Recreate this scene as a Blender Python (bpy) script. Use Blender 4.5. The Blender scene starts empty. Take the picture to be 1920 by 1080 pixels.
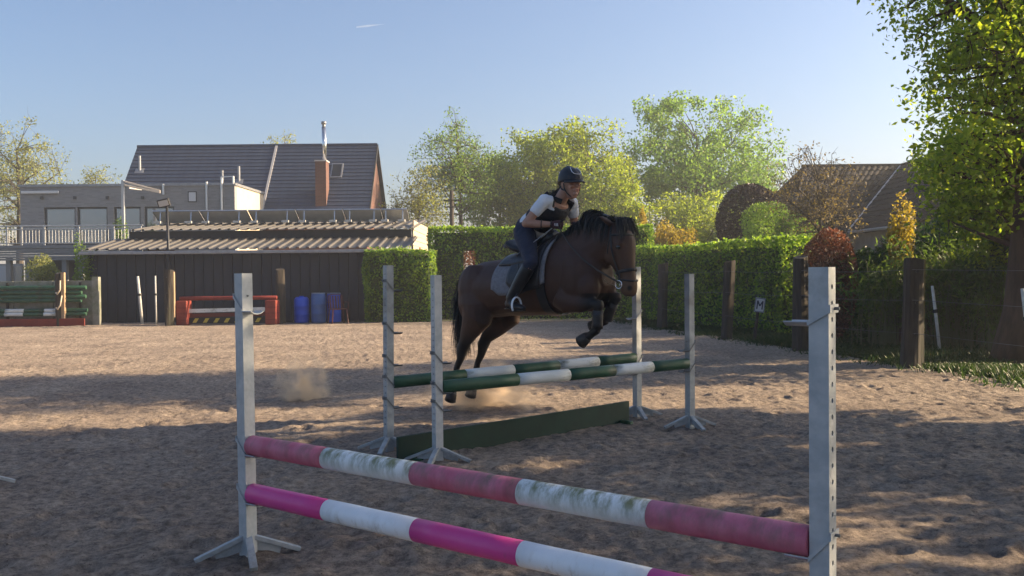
import bpy, bmesh, math, random
import numpy as np
from mathutils import Vector, Matrix, Quaternion

scene = bpy.context.scene
COL = scene.collection
R = math.radians

# ------------------------------------------------------------------ camera
F, HC, PITCH, ROLL = 1750.0, 1.42, math.atan(28 / 1750), R(0.5)   # focal length in photo pixels, eye height
_up0 = np.array([0, math.sin(PITCH), math.cos(PITCH)])
FW = np.array([0, math.cos(PITCH), -math.sin(PITCH)])
RT = np.array([1.0, 0, 0]) * math.cos(ROLL) - _up0 * math.sin(ROLL)
UP = _up0 * math.cos(ROLL) + np.array([1.0, 0, 0]) * math.sin(ROLL)
CAM = np.array([0, 0, HC])
cam_data = bpy.data.cameras.new('camera')
cam = bpy.data.objects.new('camera', cam_data)
COL.objects.link(cam)
cam_data.sensor_width = 36
cam_data.lens = F / 1920 * 36
cam_data.clip_start, cam_data.clip_end = 0.05, 20000
cam.matrix_world = Matrix(((RT[0], UP[0], -FW[0], 0), (RT[1], UP[1], -FW[1], 0), (RT[2], UP[2], -FW[2], HC), (0, 0, 0, 1)))
scene.camera = cam

# ------------------------------------------------------------------ sky, sun, exposure
SUN_AZ, SUN_EL = R(79), R(22)                 # azimuth from +Y towards +X
world = bpy.data.worlds.new('World'); scene.world = world; world.use_nodes = True
wn = world.node_tree
sky = wn.nodes.new('ShaderNodeTexSky'); sky.sky_type = 'NISHITA'; sky.sun_disc = False
sky.sun_elevation = SUN_EL; sky.sun_rotation = SUN_AZ
sky.air_density = 0.85; sky.dust_density = 3.5; sky.ozone_density = 3.2
wn.links.new(sky.outputs[0], wn.nodes['Background'].inputs[0])
wn.nodes['Background'].inputs[1].default_value = 0.08
sun_data = bpy.data.lights.new('sun', 'SUN'); sun_data.energy = 5.0; sun_data.angle = R(0.5)
sun_data.color = (1.0, 0.76, 0.48)
sun = bpy.data.objects.new('sun', sun_data); COL.objects.link(sun)
sun_dir = Vector((math.sin(SUN_AZ) * math.cos(SUN_EL), math.cos(SUN_AZ) * math.cos(SUN_EL), math.sin(SUN_EL)))
sun.rotation_euler = sun_dir.to_track_quat('Z', 'Y').to_euler()
sun.location = (30, -4, 20)
vs = scene.view_settings
vs.view_transform = 'Standard'; vs.look = 'None'; vs.exposure = 1.52; vs.gamma = 1.0; vs.use_curve_mapping = False
scene.cycles.use_denoising = True
scene.cycles.max_bounces = 8; scene.cycles.transparent_max_bounces = 12
scene.cycles.volume_step_rate = 1.0; scene.cycles.volume_bounces = 2

# ------------------------------------------------------------------ helpers
def ray(x, y):
    v = FW + RT * (x - 960) / F - UP * (y - 540) / F
    return v / v[1]
def ground(x, y, z=0.0):                      # pixel -> point on the ground it touches
    r = ray(x, y); return CAM + r * ((z - HC) / r[2])
def atY(x, y, Y):                             # pixel -> point at a known distance
    return CAM + ray(x, y) * Y
def nrm(v):
    v = np.asarray(v, float); return v / np.linalg.norm(v)

def tag(o, label=None, cat=None, group=None, kind=None):
    if label: o['label'] = label
    if cat: o['category'] = cat
    if group: o['group'] = group
    if kind: o['kind'] = kind
    return o
def empty(name, loc=(0, 0, 0), rz=0.0, label=None, cat=None, group=None):
    o = bpy.data.objects.new(name, None); COL.objects.link(o)
    o.location = tuple(loc); o.rotation_euler = (0, 0, rz); o.empty_display_size = 0.1
    return tag(o, label, cat, group)
def link(name, me, parent=None):
    o = bpy.data.objects.new(name, me); COL.objects.link(o)
    if parent is not None: o.parent = parent
    return o
def copy_tree(o, parent=None):
    c = o.copy(); COL.objects.link(c); c.parent = parent
    for ch in [x for x in bpy.data.objects if x.parent == o]: copy_tree(ch, c)
    return c

class MB:
    def __init__(s): s.v = []; s.f = []; s.mi = []
    def add(s, vs, fs, m=0):
        n = len(s.v); s.v.extend([tuple(map(float, p)) for p in vs]); s.f.extend([tuple(n + i for i in f) for f in fs]); s.mi.extend([m] * len(fs)); return s
    def box(s, c, d, M=None, m=0):
        c = np.asarray(c, float); h = np.asarray(d, float) / 2
        P = np.array([[x, y, z] for x in (-1, 1) for y in (-1, 1) for z in (-1, 1)]) * h
        if M is not None: P = P @ np.asarray(M).T
        return s.add(P + c, [(0, 1, 3, 2), (4, 6, 7, 5), (0, 4, 5, 1), (2, 3, 7, 6), (0, 2, 6, 4), (1, 5, 7, 3)], m)
    def bb(s, a, b, m=0):                      # box from two corners
        a = np.asarray(a, float); b = np.asarray(b, float); return s.box((a + b) / 2, np.abs(b - a), None, m)
    def beam(s, p, q, w, h, upv=(0, 0, 1), m=0):
        p = np.asarray(p, float); q = np.asarray(q, float); d = q - p; L = np.linalg.norm(d); d = d / L
        sd = np.cross(d, upv)
        if np.linalg.norm(sd) < 1e-4: sd = np.cross(d, (1, 0, 0))
        sd = nrm(sd); u = np.cross(sd, d)
        return s.box((p + q) / 2, (L, w, h), np.stack([d, sd, u], 1), m)
    def tube(s, pts, rad, n=8, side=None, cap=True, m=0, dome=False):
        pts = np.asarray(pts, float); N = len(pts)
        rad = [(r, r) if np.isscalar(r) else tuple(r) for r in (rad if hasattr(rad, '__len__') else [rad] * N)]
        T = np.gradient(pts, axis=0); rings = []
        a0 = None
        for i in range(N):
            t = nrm(T[i])
            if side is not None: a = np.asarray(side, float)
            elif a0 is not None: a = a0
            else: a = np.array([0, 0, 1.0]) if abs(t[2]) < .9 else np.array([1.0, 0, 0])
            a = a - t * (a @ t); a = nrm(a); a0 = a; b = np.cross(t, a)
            ang = np.arange(n) * 2 * math.pi / n
            rings.append(pts[i] + np.outer(np.cos(ang) * rad[i][0], a) + np.outer(np.sin(ang) * rad[i][1], b))
        V = np.concatenate(rings); fs = []
        for i in range(N - 1):
            for k in range(n):
                k2 = (k + 1) % n; fs.append((i * n + k, i * n + k2, (i + 1) * n + k2, (i + 1) * n + k))
        if cap:
            fs.append(tuple(range(n - 1, -1, -1))); fs.append(tuple((N - 1) * n + k for k in range(n)))
        return s.add(V, fs, m)
    def loft(s, rings, cap=True, m=0):         # rings: list of equal-length closed loops
        n = len(rings[0]); V = np.concatenate([np.asarray(r, float) for r in rings]); fs = []
        for i in range(len(rings) - 1):
            for k in range(n):
                k2 = (k + 1) % n; fs.append((i * n + k, i * n + k2, (i + 1) * n + k2, (i + 1) * n + k))
        if cap:
            fs.append(tuple(range(n - 1, -1, -1))); fs.append(tuple((len(rings) - 1) * n + k for k in range(n)))
        return s.add(V, fs, m)
    def sphere(s, c, r, n=12, k=8, m=0, M=None):
        r = np.array([r, r, r]) if np.isscalar(r) else np.asarray(r, float); rings = []
        for j in range(1, k):
            t = math.pi * j / k; ang = np.arange(n) * 2 * math.pi / n
            P = np.stack([np.cos(ang) * math.sin(t), np.sin(ang) * math.sin(t), np.full(n, -math.cos(t))], 1) * r
            if M is not None: P = P @ np.asarray(M).T
            rings.append(P + np.asarray(c))
        return s.loft(rings, True, m)
    def prism(s, poly, axis, a, b, m=0):       # polygon (2-D) extruded along axis 0/1/2 from a to b
        n = len(poly); V = []
        for t in (a, b):
            for p in poly:
                q = list(p); q.insert(axis, t); V.append(q)
        fs = [tuple(range(n - 1, -1, -1)), tuple(range(n, 2 * n))] + [(i, (i + 1) % n, n + (i + 1) % n, n + i) for i in range(n)]
        return s.add(V, fs, m)
    def mesh(s, name, mats=None, smooth=False):
        me = bpy.data.meshes.new(name); me.from_pydata(s.v, [], s.f)
        bm = bmesh.new(); bm.from_mesh(me); bmesh.ops.recalc_face_normals(bm, faces=bm.faces); bm.to_mesh(me); bm.free()
        for mt in (mats if isinstance(mats, (list, tuple)) else [mats]):
            if mt is not None: me.materials.append(mt)
        if any(s.mi): me.polygons.foreach_set('material_index', s.mi)
        if smooth: me.polygons.foreach_set('use_smooth', [True] * len(me.polygons))
        me.update(); return me
    def build(s, name, mats=None, parent=None, smooth=False, bevel=0.0):
        o = link(name, s.mesh(name, mats, smooth), parent)
        if smooth == 'auto': pass
        if bevel:
            b = o.modifiers.new('bevel', 'BEVEL'); b.width = bevel; b.segments = 2; b.limit_method = 'ANGLE'
        return o

def quads(name, V, mat, parent=None):          # V: (N,4,3) array of quads
    N = len(V); me = bpy.data.meshes.new(name)
    me.vertices.add(N * 4); me.vertices.foreach_set('co', np.ascontiguousarray(V, dtype=np.float32).ravel())
    me.loops.add(N * 4); me.loops.foreach_set('vertex_index', np.arange(N * 4, dtype=np.int32))
    me.polygons.add(N); me.polygons.foreach_set('loop_start', np.arange(N, dtype=np.int32) * 4)
    me.polygons.foreach_set('loop_total', np.full(N, 4, dtype=np.int32))
    me.update(calc_edges=True); me.materials.append(mat)
    return link(name, me, parent)

# value noise ------------------------------------------------------
_rt = np.random.RandomState(5).rand(256, 256)
def vnoise(x, y):
    xi = np.floor(x).astype(int); yi = np.floor(y).astype(int); fx = x - xi; fy = y - yi
    fx = fx * fx * (3 - 2 * fx); fy = fy * fy * (3 - 2 * fy)
    g = lambda i, j: _rt[i & 255, j & 255]
    return (g(xi, yi) * (1 - fx) + g(xi + 1, yi) * fx) * (1 - fy) + (g(xi, yi + 1) * (1 - fx) + g(xi + 1, yi + 1) * fx) * fy

# ------------------------------------------------------------------ materials
def mat(name, col, rough=0.7, col2=None, scale=8.0, metallic=0.0, bump=0.0, bscale=None, spec=0.4, stretch=None, detail=6.0, lo=0.35, hi=0.65, stain=None, sscale=3.0, slo=.5, shi=.7, top=None):
    m = bpy.data.materials.new(name); m.use_nodes = True; nt = m.node_tree; b = nt.nodes['Principled BSDF']
    b.inputs['Base Color'].default_value = (*col, 1); b.inputs['Roughness'].default_value = rough
    b.inputs['Metallic'].default_value = metallic; b.inputs['Specular IOR Level'].default_value = spec
    if col2 is not None or bump or stain is not None:
        tc = nt.nodes.new('ShaderNodeTexCoord'); mp = nt.nodes.new('ShaderNodeMapping'); nt.links.new(tc.outputs['Object'], mp.inputs[0])
        if stretch: mp.inputs['Scale'].default_value = stretch
    colout = None
    if col2 is not None:
        nz = nt.nodes.new('ShaderNodeTexNoise'); nz.inputs['Scale'].default_value = scale; nz.inputs['Detail'].default_value = detail; nz.inputs['Roughness'].default_value = .62
        nt.links.new(mp.outputs[0], nz.inputs['Vector'])
        rp = nt.nodes.new('ShaderNodeValToRGB'); rp.color_ramp.elements[0].position = lo; rp.color_ramp.elements[1].position = hi
        rp.color_ramp.elements[0].color = (*col, 1); rp.color_ramp.elements[1].color = (*col2, 1)
        nt.links.new(nz.outputs[0], rp.inputs[0]); colout = rp.outputs[0]
    if stain is not None:
        nz = nt.nodes.new('ShaderNodeTexNoise'); nz.inputs['Scale'].default_value = sscale; nz.inputs['Detail'].default_value = 9; nz.inputs['Roughness'].default_value = .7
        nt.links.new(mp.outputs[0], nz.inputs['Vector'])
        rp = nt.nodes.new('ShaderNodeValToRGB'); rp.color_ramp.elements[0].position = slo; rp.color_ramp.elements[1].position = shi
        nt.links.new(nz.outputs[0], rp.inputs[0])
        mx = nt.nodes.new('ShaderNodeMix'); mx.data_type = 'RGBA'; fac = rp.outputs[0]
        if top:                                  # moss and dirt gather on the upper side; reversed limits put stain underneath
            sp_ = nt.nodes.new('ShaderNodeSeparateXYZ'); nt.links.new(tc.outputs['Object'], sp_.inputs[0]); mr_ = nt.nodes.new('ShaderNodeMapRange'); mr_.inputs[1].default_value = top[0]; mr_.inputs[2].default_value = top[1]; mr_.inputs[3].default_value = top[2]
            nt.links.new(sp_.outputs[2], mr_.inputs[0]); mm_ = nt.nodes.new('ShaderNodeMath'); mm_.operation = 'MULTIPLY'; nt.links.new(rp.outputs[0], mm_.inputs[0]); nt.links.new(mr_.outputs[0], mm_.inputs[1]); fac = mm_.outputs[0]
        nt.links.new(fac, mx.inputs[0])
        if colout is not None: nt.links.new(colout, mx.inputs[6])
        else: mx.inputs[6].default_value = (*col, 1)
        mx.inputs[7].default_value = (*stain, 1); colout = mx.outputs[2]
    if colout is not None: nt.links.new(colout, b.inputs['Base Color'])
    if bump:
        nz = nt.nodes.new('ShaderNodeTexNoise'); nz.inputs['Scale'].default_value = bscale or scale * 3; nz.inputs['Detail'].default_value = 8
        nt.links.new(mp.outputs[0], nz.inputs['Vector'])
        bp = nt.nodes.new('ShaderNodeBump'); bp.inputs['Strength'].default_value = bump; bp.inputs['Distance'].default_value = .02
        nt.links.new(nz.outputs[0], bp.inputs['Height']); nt.links.new(bp.outputs[0], b.inputs['Normal'])
    return m
def leafmat(name, c1, c2, c3=None, trans=0.45, tint=(1.6, 1.6, .62), rough=.55):
    m = bpy.data.materials.new(name); m.use_nodes = True; nt = m.node_tree; b = nt.nodes['Principled BSDF']
    b.inputs['Roughness'].default_value = rough; b.inputs['Specular IOR Level'].default_value = .35
    g = nt.nodes.new('ShaderNodeNewGeometry'); rp = nt.nodes.new('ShaderNodeValToRGB')
    e = rp.color_ramp.elements; e[0].color = (*c1, 1); e[1].color = (*c2, 1)
    if c3 is not None: k = e.new(.93); k.color = (*c2, 1); e[2].color = (*c3, 1)
    nt.links.new(g.outputs['Random Per Island'], rp.inputs[0]); nt.links.new(rp.outputs[0], b.inputs['Base Color'])
    tc = nt.nodes.new('ShaderNodeTexCoord'); nz = nt.nodes.new('ShaderNodeTexNoise'); nz.inputs['Scale'].default_value = 1.1; nz.inputs['Detail'].default_value = 3; nt.links.new(tc.outputs['Object'], nz.inputs['Vector'])
    mr = nt.nodes.new('ShaderNodeMapRange'); mr.inputs[1].default_value = .3; mr.inputs[2].default_value = .7; mr.inputs[3].default_value = .72; mr.inputs[4].default_value = 1.25; nt.links.new(nz.outputs[0], mr.inputs[0])
    vx = nt.nodes.new('ShaderNodeVectorMath'); vx.operation = 'SCALE'; nt.links.new(rp.outputs[0], vx.inputs[0]); nt.links.new(mr.outputs[0], vx.inputs[3]); nt.links.new(vx.outputs[0], b.inputs['Base Color'])
    t = nt.nodes.new('ShaderNodeBsdfTranslucent'); mul = nt.nodes.new('ShaderNodeMix'); mul.data_type = 'RGBA'; mul.blend_type = 'MULTIPLY'; mul.inputs[0].default_value = 1
    nt.links.new(vx.outputs[0], mul.inputs[6]); mul.inputs[7].default_value = (*tint, 1); nt.links.new(mul.outputs[2], t.inputs[0])
    ms = nt.nodes.new('ShaderNodeMixShader'); ms.inputs[0].default_value = trans
    nt.links.new(b.outputs[0], ms.inputs[1]); nt.links.new(t.outputs[0], ms.inputs[2])
    nt.links.new(ms.outputs[0], nt.nodes['Material Output'].inputs[0]); return m
def vcmat(name, rough=.5, spec=.4, sheen=0.0, bump=0.0, bscale=60, nscale=7.0):  # colour from the mesh's 'coat' attribute, broken up by noise
    m = bpy.data.materials.new(name); m.use_nodes = True; nt = m.node_tree; b = nt.nodes['Principled BSDF']
    a = nt.nodes.new('ShaderNodeAttribute'); a.attribute_name = 'coat'
    tc = nt.nodes.new('ShaderNodeTexCoord'); nz = nt.nodes.new('ShaderNodeTexNoise'); nz.inputs['Scale'].default_value = nscale; nz.inputs['Detail'].default_value = 7
    nt.links.new(tc.outputs['Object'], nz.inputs['Vector'])
    mr = nt.nodes.new('ShaderNodeMapRange'); mr.inputs[3].default_value = .6; mr.inputs[4].default_value = 1.4; nt.links.new(nz.outputs[0], mr.inputs[0])
    mx = nt.nodes.new('ShaderNodeVectorMath'); mx.operation = 'SCALE'; nt.links.new(a.outputs['Color'], mx.inputs[0]); nt.links.new(mr.outputs[0], mx.inputs[3])
    nt.links.new(mx.outputs[0], b.inputs['Base Color']); b.inputs['Roughness'].default_value = rough; b.inputs['Specular IOR Level'].default_value = spec
    if bump:
        nb = nt.nodes.new('ShaderNodeTexNoise'); nb.inputs['Scale'].default_value = bscale; nb.inputs['Detail'].default_value = 5; nt.links.new(tc.outputs['Object'], nb.inputs['Vector'])
        bp = nt.nodes.new('ShaderNodeBump'); bp.inputs['Strength'].default_value = bump; bp.inputs['Distance'].default_value = .01
        nt.links.new(nb.outputs[0], bp.inputs['Height']); nt.links.new(bp.outputs[0], b.inputs['Normal'])
    return m

M = {}
M['galv'] = mat('galvanised_steel', (.37, .40, .42), .45, (.50, .52, .53), 14, metallic=.2, bump=.05, bscale=60, stain=(.20, .20, .18), sscale=2.5, slo=.56, shi=.8)
M['galv_dirty'] = mat('weathered_galvanised_steel', (.27, .295, .31), .5, (.42, .44, .45), 10, metallic=.2, bump=.06, bscale=50, stain=(.17, .16, .13), sscale=3, slo=.5, shi=.72)
M['wire'] = mat('steel_wire', (.16, .17, .18), .5, metallic=.6)
M['pink_old'] = mat('faded_pink_paint', (.46, .10, .16), .55, (.58, .18, .25), 5, bump=.08, bscale=40, stain=(.19, .12, .10), sscale=6, slo=.44, shi=.66, stretch=(2.0, 1, 1), top=(-.03, .045, .15))
M['pink_new'] = mat('pink_paint', (.64, .05, .26), .38, (.70, .08, .31), 3, bump=.03, bscale=40, stain=(.25, .08, .12), sscale=6, slo=.66, shi=.85)
M['white_old'] = mat('mossy_white_paint', (.70, .72, .70), .6, (.80, .82, .82), 5, bump=.1, bscale=45, stain=(.20, .21, .11), sscale=9, slo=.40, shi=.60, stretch=(2.6, 1, 1), top=(-.03, .035, .12))
M['white_new'] = mat('white_paint', (.80, .83, .85), .45, (.86, .88, .90), 4, bump=.03, bscale=45, stain=(.38, .34, .29), sscale=12, slo=.52, shi=.72, stretch=(2, 1, 1), top=(.04, -.05, .1))  # stain strengthens towards the underside
M['green_paint'] = mat('dark_green_paint', (.012, .055, .028), .5, (.03, .095, .05), 5, bump=.06, bscale=40, stain=(.05, .055, .035), sscale=4, slo=.55, shi=.75)
M['white_rail'] = mat('scuffed_white_paint', (.55, .58, .56), .6, (.70, .72, .70), 6, bump=.08, stain=(.18, .18, .13), sscale=9, slo=.52, shi=.7, stretch=(.4, 1, 1))
M['black'] = mat('black_leather', (.012, .012, .014), .45, (.022, .022, .025), 30, bump=.1, bscale=120)
M['rubber'] = mat('black_rubber', (.015, .015, .016), .6)
# ================================================================== GROUND
rng = np.random.RandomState(11)
soil = mat('meadow_soil', (.06, .075, .025), .95, (.10, .10, .045), 2.0, bump=.5, bscale=9)
g = MB(); g.add([(-400, -150, -.12), (400, -150, -.12), (400, 500, -.12), (-400, 500, -.12)], [(0, 1, 2, 3)])
tag(g.build('ground', soil), kind='structure')

# the riding arena: churned sand with hoof prints, real relief
def sand_material():
    m = bpy.data.materials.new('arena_sand'); m.use_nodes = True; nt = m.node_tree; b = nt.nodes['Principled BSDF']
    tc = nt.nodes.new('ShaderNodeTexCoord')
    def noise(sc, det=8, rough=.6):
        n = nt.nodes.new('ShaderNodeTexNoise'); n.inputs['Scale'].default_value = sc; n.inputs['Detail'].default_value = det; n.inputs['Roughness'].default_value = rough
        nt.links.new(tc.outputs['Object'], n.inputs['Vector']); return n
    def ramp(src, p0, p1, c0, c1):
        r = nt.nodes.new('ShaderNodeValToRGB'); r.color_ramp.elements[0].position = p0; r.color_ramp.elements[1].position = p1
        r.color_ramp.elements[0].color = (*c0, 1); r.color_ramp.elements[1].color = (*c1, 1); nt.links.new(src, r.inputs[0]); return r
    r1 = ramp(noise(.9).outputs[0], .33, .67, (.285, .236, .20), (.45, .375, .305))
    r2 = ramp(noise(16, 11, .78).outputs[0], .38, .60, (.40, .395, .40), (1.14, 1.11, 1.08))
    mx = nt.nodes.new('ShaderNodeMix'); mx.data_type = 'RGBA'; mx.blend_type = 'MULTIPLY'; mx.inputs[0].default_value = 1
    nt.links.new(r1.outputs[0], mx.inputs[6]); nt.links.new(r2.outputs[0], mx.inputs[7])
    # scattered dark fibre flecks in the footing
    r3 = ramp(noise(48, 4, .6).outputs[0], .62, .70, (0, 0, 0), (1, 1, 1))
    m2 = nt.nodes.new('ShaderNodeMix'); m2.data_type = 'RGBA'; nt.links.new(r3.outputs[0], m2.inputs[0]); nt.links.new(mx.outputs[2], m2.inputs[6]); m2.inputs[7].default_value = (.09, .07, .055, 1)
    nt.links.new(m2.outputs[2], b.inputs['Base Color'])
    b.inputs['Roughness'].default_value = .95; b.inputs['Specular IOR Level'].default_value = .15
    n1 = noise(34, 10, .75); n2 = noise(95, 5, .6); ad = nt.nodes.new('ShaderNodeMath'); ad.operation = 'MULTIPLY_ADD'; ad.inputs[1].default_value = .35
    nt.links.new(n2.outputs[0], ad.inputs[0]); nt.links.new(n1.outputs[0], ad.inputs[2])
    bp = nt.nodes.new('ShaderNodeBump'); bp.inputs['Strength'].default_value = 1.0; bp.inputs['Distance'].default_value = .04
    nt.links.new(ad.outputs[0], bp.inputs['Height']); nt.links.new(bp.outputs[0], b.inputs['Normal'])
    return m
SAND = sand_material()
# fence line on the right: from the far corner towards the camera
FA, FB = np.array([3.15, 27.0]), np.array([7.6, 6.0])
def fence_x(Y):
    return FA[0] + (FB[0] - FA[0]) * (FA[1] - Y) / (FA[1] - FB[1])
def sand_height(X, Y):
    h = (vnoise(X * .35 + 3, Y * .35 + 9) - .5) * .05
    h += (vnoise(X * 1.7 + 31, Y * 1.7 + 5) - .5) * .018
    w1 = vnoise(X * 2.1 + 5, Y * 2.1 + 44) * 1.2; w2 = vnoise(X * 2.1 + 77, Y * 2.1 + 4) * 1.2   # warp, so that prints do not line up
    a = np.abs(vnoise((X + w1 * .2) * 4.2 + 11, (Y + w2 * .2) * 4.2 + 70) * 2 - 1); h += (a ** .8 - .5) * .009
    b = np.abs(vnoise((X + w2 * .15) * 9.5 + 91, (Y + w1 * .15) * 9.5 + 17) * 2 - 1); h += (b ** .7 - .5) * .013
    h += (vnoise(X * 21 + 51, Y * 21 + 7) - .5) * .022
    return h
ny, nx = 520, 820
ys = np.concatenate([np.linspace(-3, 1.6, 40), 1.6 * (28.3 / 1.6) ** np.linspace(0, 1, ny - 40)[0:]])
t = np.linspace(0, 1, nx); xs_n = -24 + 24 * (1 - (1 - t * 1.0) ** 1.6)
XX = np.empty((len(ys), nx)); YY = np.empty_like(XX)
for i, Y in enumerate(ys):
    x1 = fence_x(Y) - .05; XX[i] = -24 + (x1 + 24) * (1 - (1 - t) ** 1.35 * 1.0); YY[i] = Y
ZZ = sand_height(XX, YY)
hr = np.random.RandomState(77)
for _ in range(2600):                          # hoof prints: an oval dent with a pushed-up rim
    py = 1.8 * (26 / 1.8) ** hr.rand(); px = hr.uniform(-14, fence_x(py) - .5); an = hr.uniform(0, 6.28); rr_ = hr.uniform(.055, .085); dp = hr.uniform(.008, .024)
    i0, i1 = np.searchsorted(ys, [py - .22, py + .22])
    if i1 <= i0: continue
    j0, j1 = np.searchsorted(XX[i0], [px - .24, px + .24])
    dx = XX[i0:i1, j0:j1] - px; dy = YY[i0:i1, j0:j1] - py; q = np.sqrt(((dx * math.cos(an) + dy * math.sin(an)) / 1.35) ** 2 + (dy * math.cos(an) - dx * math.sin(an)) ** 2) / rr_
    ZZ[i0:i1, j0:j1] += -dp * np.exp(-q ** 4) + dp * .55 * np.exp(-((q - 1.45) / .38) ** 2)
V = np.stack([XX, YY, ZZ], -1).reshape(-1, 3)
idx = np.arange(len(ys) * nx).reshape(len(ys), nx)
Fq = np.stack([idx[:-1, :-1], idx[:-1, 1:], idx[1:, 1:], idx[1:, :-1]], -1).reshape(-1, 4)
me = bpy.data.meshes.new('arena_sand')
me.vertices.add(len(V)); me.vertices.foreach_set('co', V.astype(np.float32).ravel())
me.loops.add(Fq.size); me.loops.foreach_set('vertex_index', Fq.astype(np.int32).ravel())
me.polygons.add(len(Fq)); me.polygons.foreach_set('loop_start', np.arange(len(Fq), dtype=np.int32) * 4); me.polygons.foreach_set('loop_total', np.full(len(Fq), 4, np.int32))
me.polygons.foreach_set('use_smooth', np.ones(len(Fq), bool)); me.update(calc_edges=True); me.materials.append(SAND)
tag(link('arena_sand', me), kind='structure')

# grass verge along the right fence
gm = leafmat('grass_blades', (.015, .038, .008), (.038, .078, .018), (.11, .095, .045), trans=.3)
vm = mat('verge_turf', (.035, .06, .016), .95, (.07, .08, .03), 3, bump=.6, bscale=20)
vg = MB(); P = [(FA[0] - .1, FA[1] + 2, -.03), (FB[0] - .1 + (FA[0] - FB[0]) * -.25, 0.5, -.03), (60, .5, -.03), (60, 29, -.03)]
vg.add(P, [(0, 1, 2, 3)]); tag(vg.build('verge', vm), kind='structure')
n = 42000; Y = rng.uniform(8.5, 28.3, n); off = np.where(rng.rand(n) < .8, rng.uniform(-.12, 1.7, n), rng.uniform(-.55, 3.0, n)); X = np.array([fence_x(y) for y in Y]) + off + (vnoise(Y * 1.3, Y * 0 + 3) - .5) * .5
keep = vnoise(X * 1.1 + 7, Y * 1.1) + rng.rand(n) * .5 > .42; X, Y = X[keep], Y[keep]; n = len(X)
hgt = rng.uniform(.04, .13, n) * (.6 + .9 * vnoise(X * .8, Y * .8 + 40)); a = rng.uniform(0, 6.28, n); w = rng.uniform(.005, .011, n); ln = rng.uniform(.02, .12, n)
base = np.stack([X, Y, np.full(n, -.03)], 1); sd = np.stack([np.cos(a), np.sin(a), 0 * a], 1) * w[:, None]; tip = base + np.stack([np.sin(a) * ln, -np.cos(a) * ln, hgt], 1); mid = (base + tip) / 2 + np.array([0, 0, .02])
tag(quads('grass', np.stack([base - sd, base + sd, tip + sd * .15, mid - sd * .9], 1), gm), 'short green grass along the wire fence', 'grass', kind='stuff')

# ================================================================== JUMPS
def hole_post(mb, H, a, z0=.22, dz=.05, r=.0085, hole_side=-1, inner=True):
    """square tube along z from 0 to H, holes through its hole_side x face"""
    h = a / 2; zs = []
    z = z0
    while z + dz / 2 < H - .03: zs.append(z); z += dz
    mb.add([(-h, -h, 0), (h, -h, 0), (h, h, 0), (-h, h, 0), (-h, -h, H), (h, -h, H), (h, h, H), (-h, h, H)],
           [(0, 1, 5, 4), (3, 7, 6, 2), (4, 5, 6, 7)] + ([(1, 2, 6, 5)] if hole_side < 0 else [(0, 4, 7, 3)]))
    x = h * hole_side; zl = 0.0
    def strip(za, zb): mb.add([(x, -h, za), (x, h, za), (x, h, zb), (x, -h, zb)], [(0, 1, 2, 3)])
    strip(0, zs[0] - dz / 2)
    for z in zs:
        outer = [(-h, -dz / 2), (0, -dz / 2), (h, -dz / 2), (h, 0), (h, dz / 2), (0, dz / 2), (-h, dz / 2), (-h, 0)]
        inn = [(r * math.cos(k * math.pi / 4 - 3 * math.pi / 4), r * math.sin(k * math.pi / 4 - 3 * math.pi / 4)) for k in range(8)]
        V = [(x, p[0], z + p[1]) for p in outer] + [(x, p[0], z + p[1]) for p in inn] + [(x - hole_side * .006, p[0], z + p[1]) for p in inn]
        mb.add(V, [(k, (k + 1) % 8, 8 + (k + 1) % 8, 8 + k) for k in range(8)] + [(8 + k, 8 + (k + 1) % 8, 16 + (k + 1) % 8, 16 + k) for k in range(8)])
    strip(zs[-1] + dz / 2, H)

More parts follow.
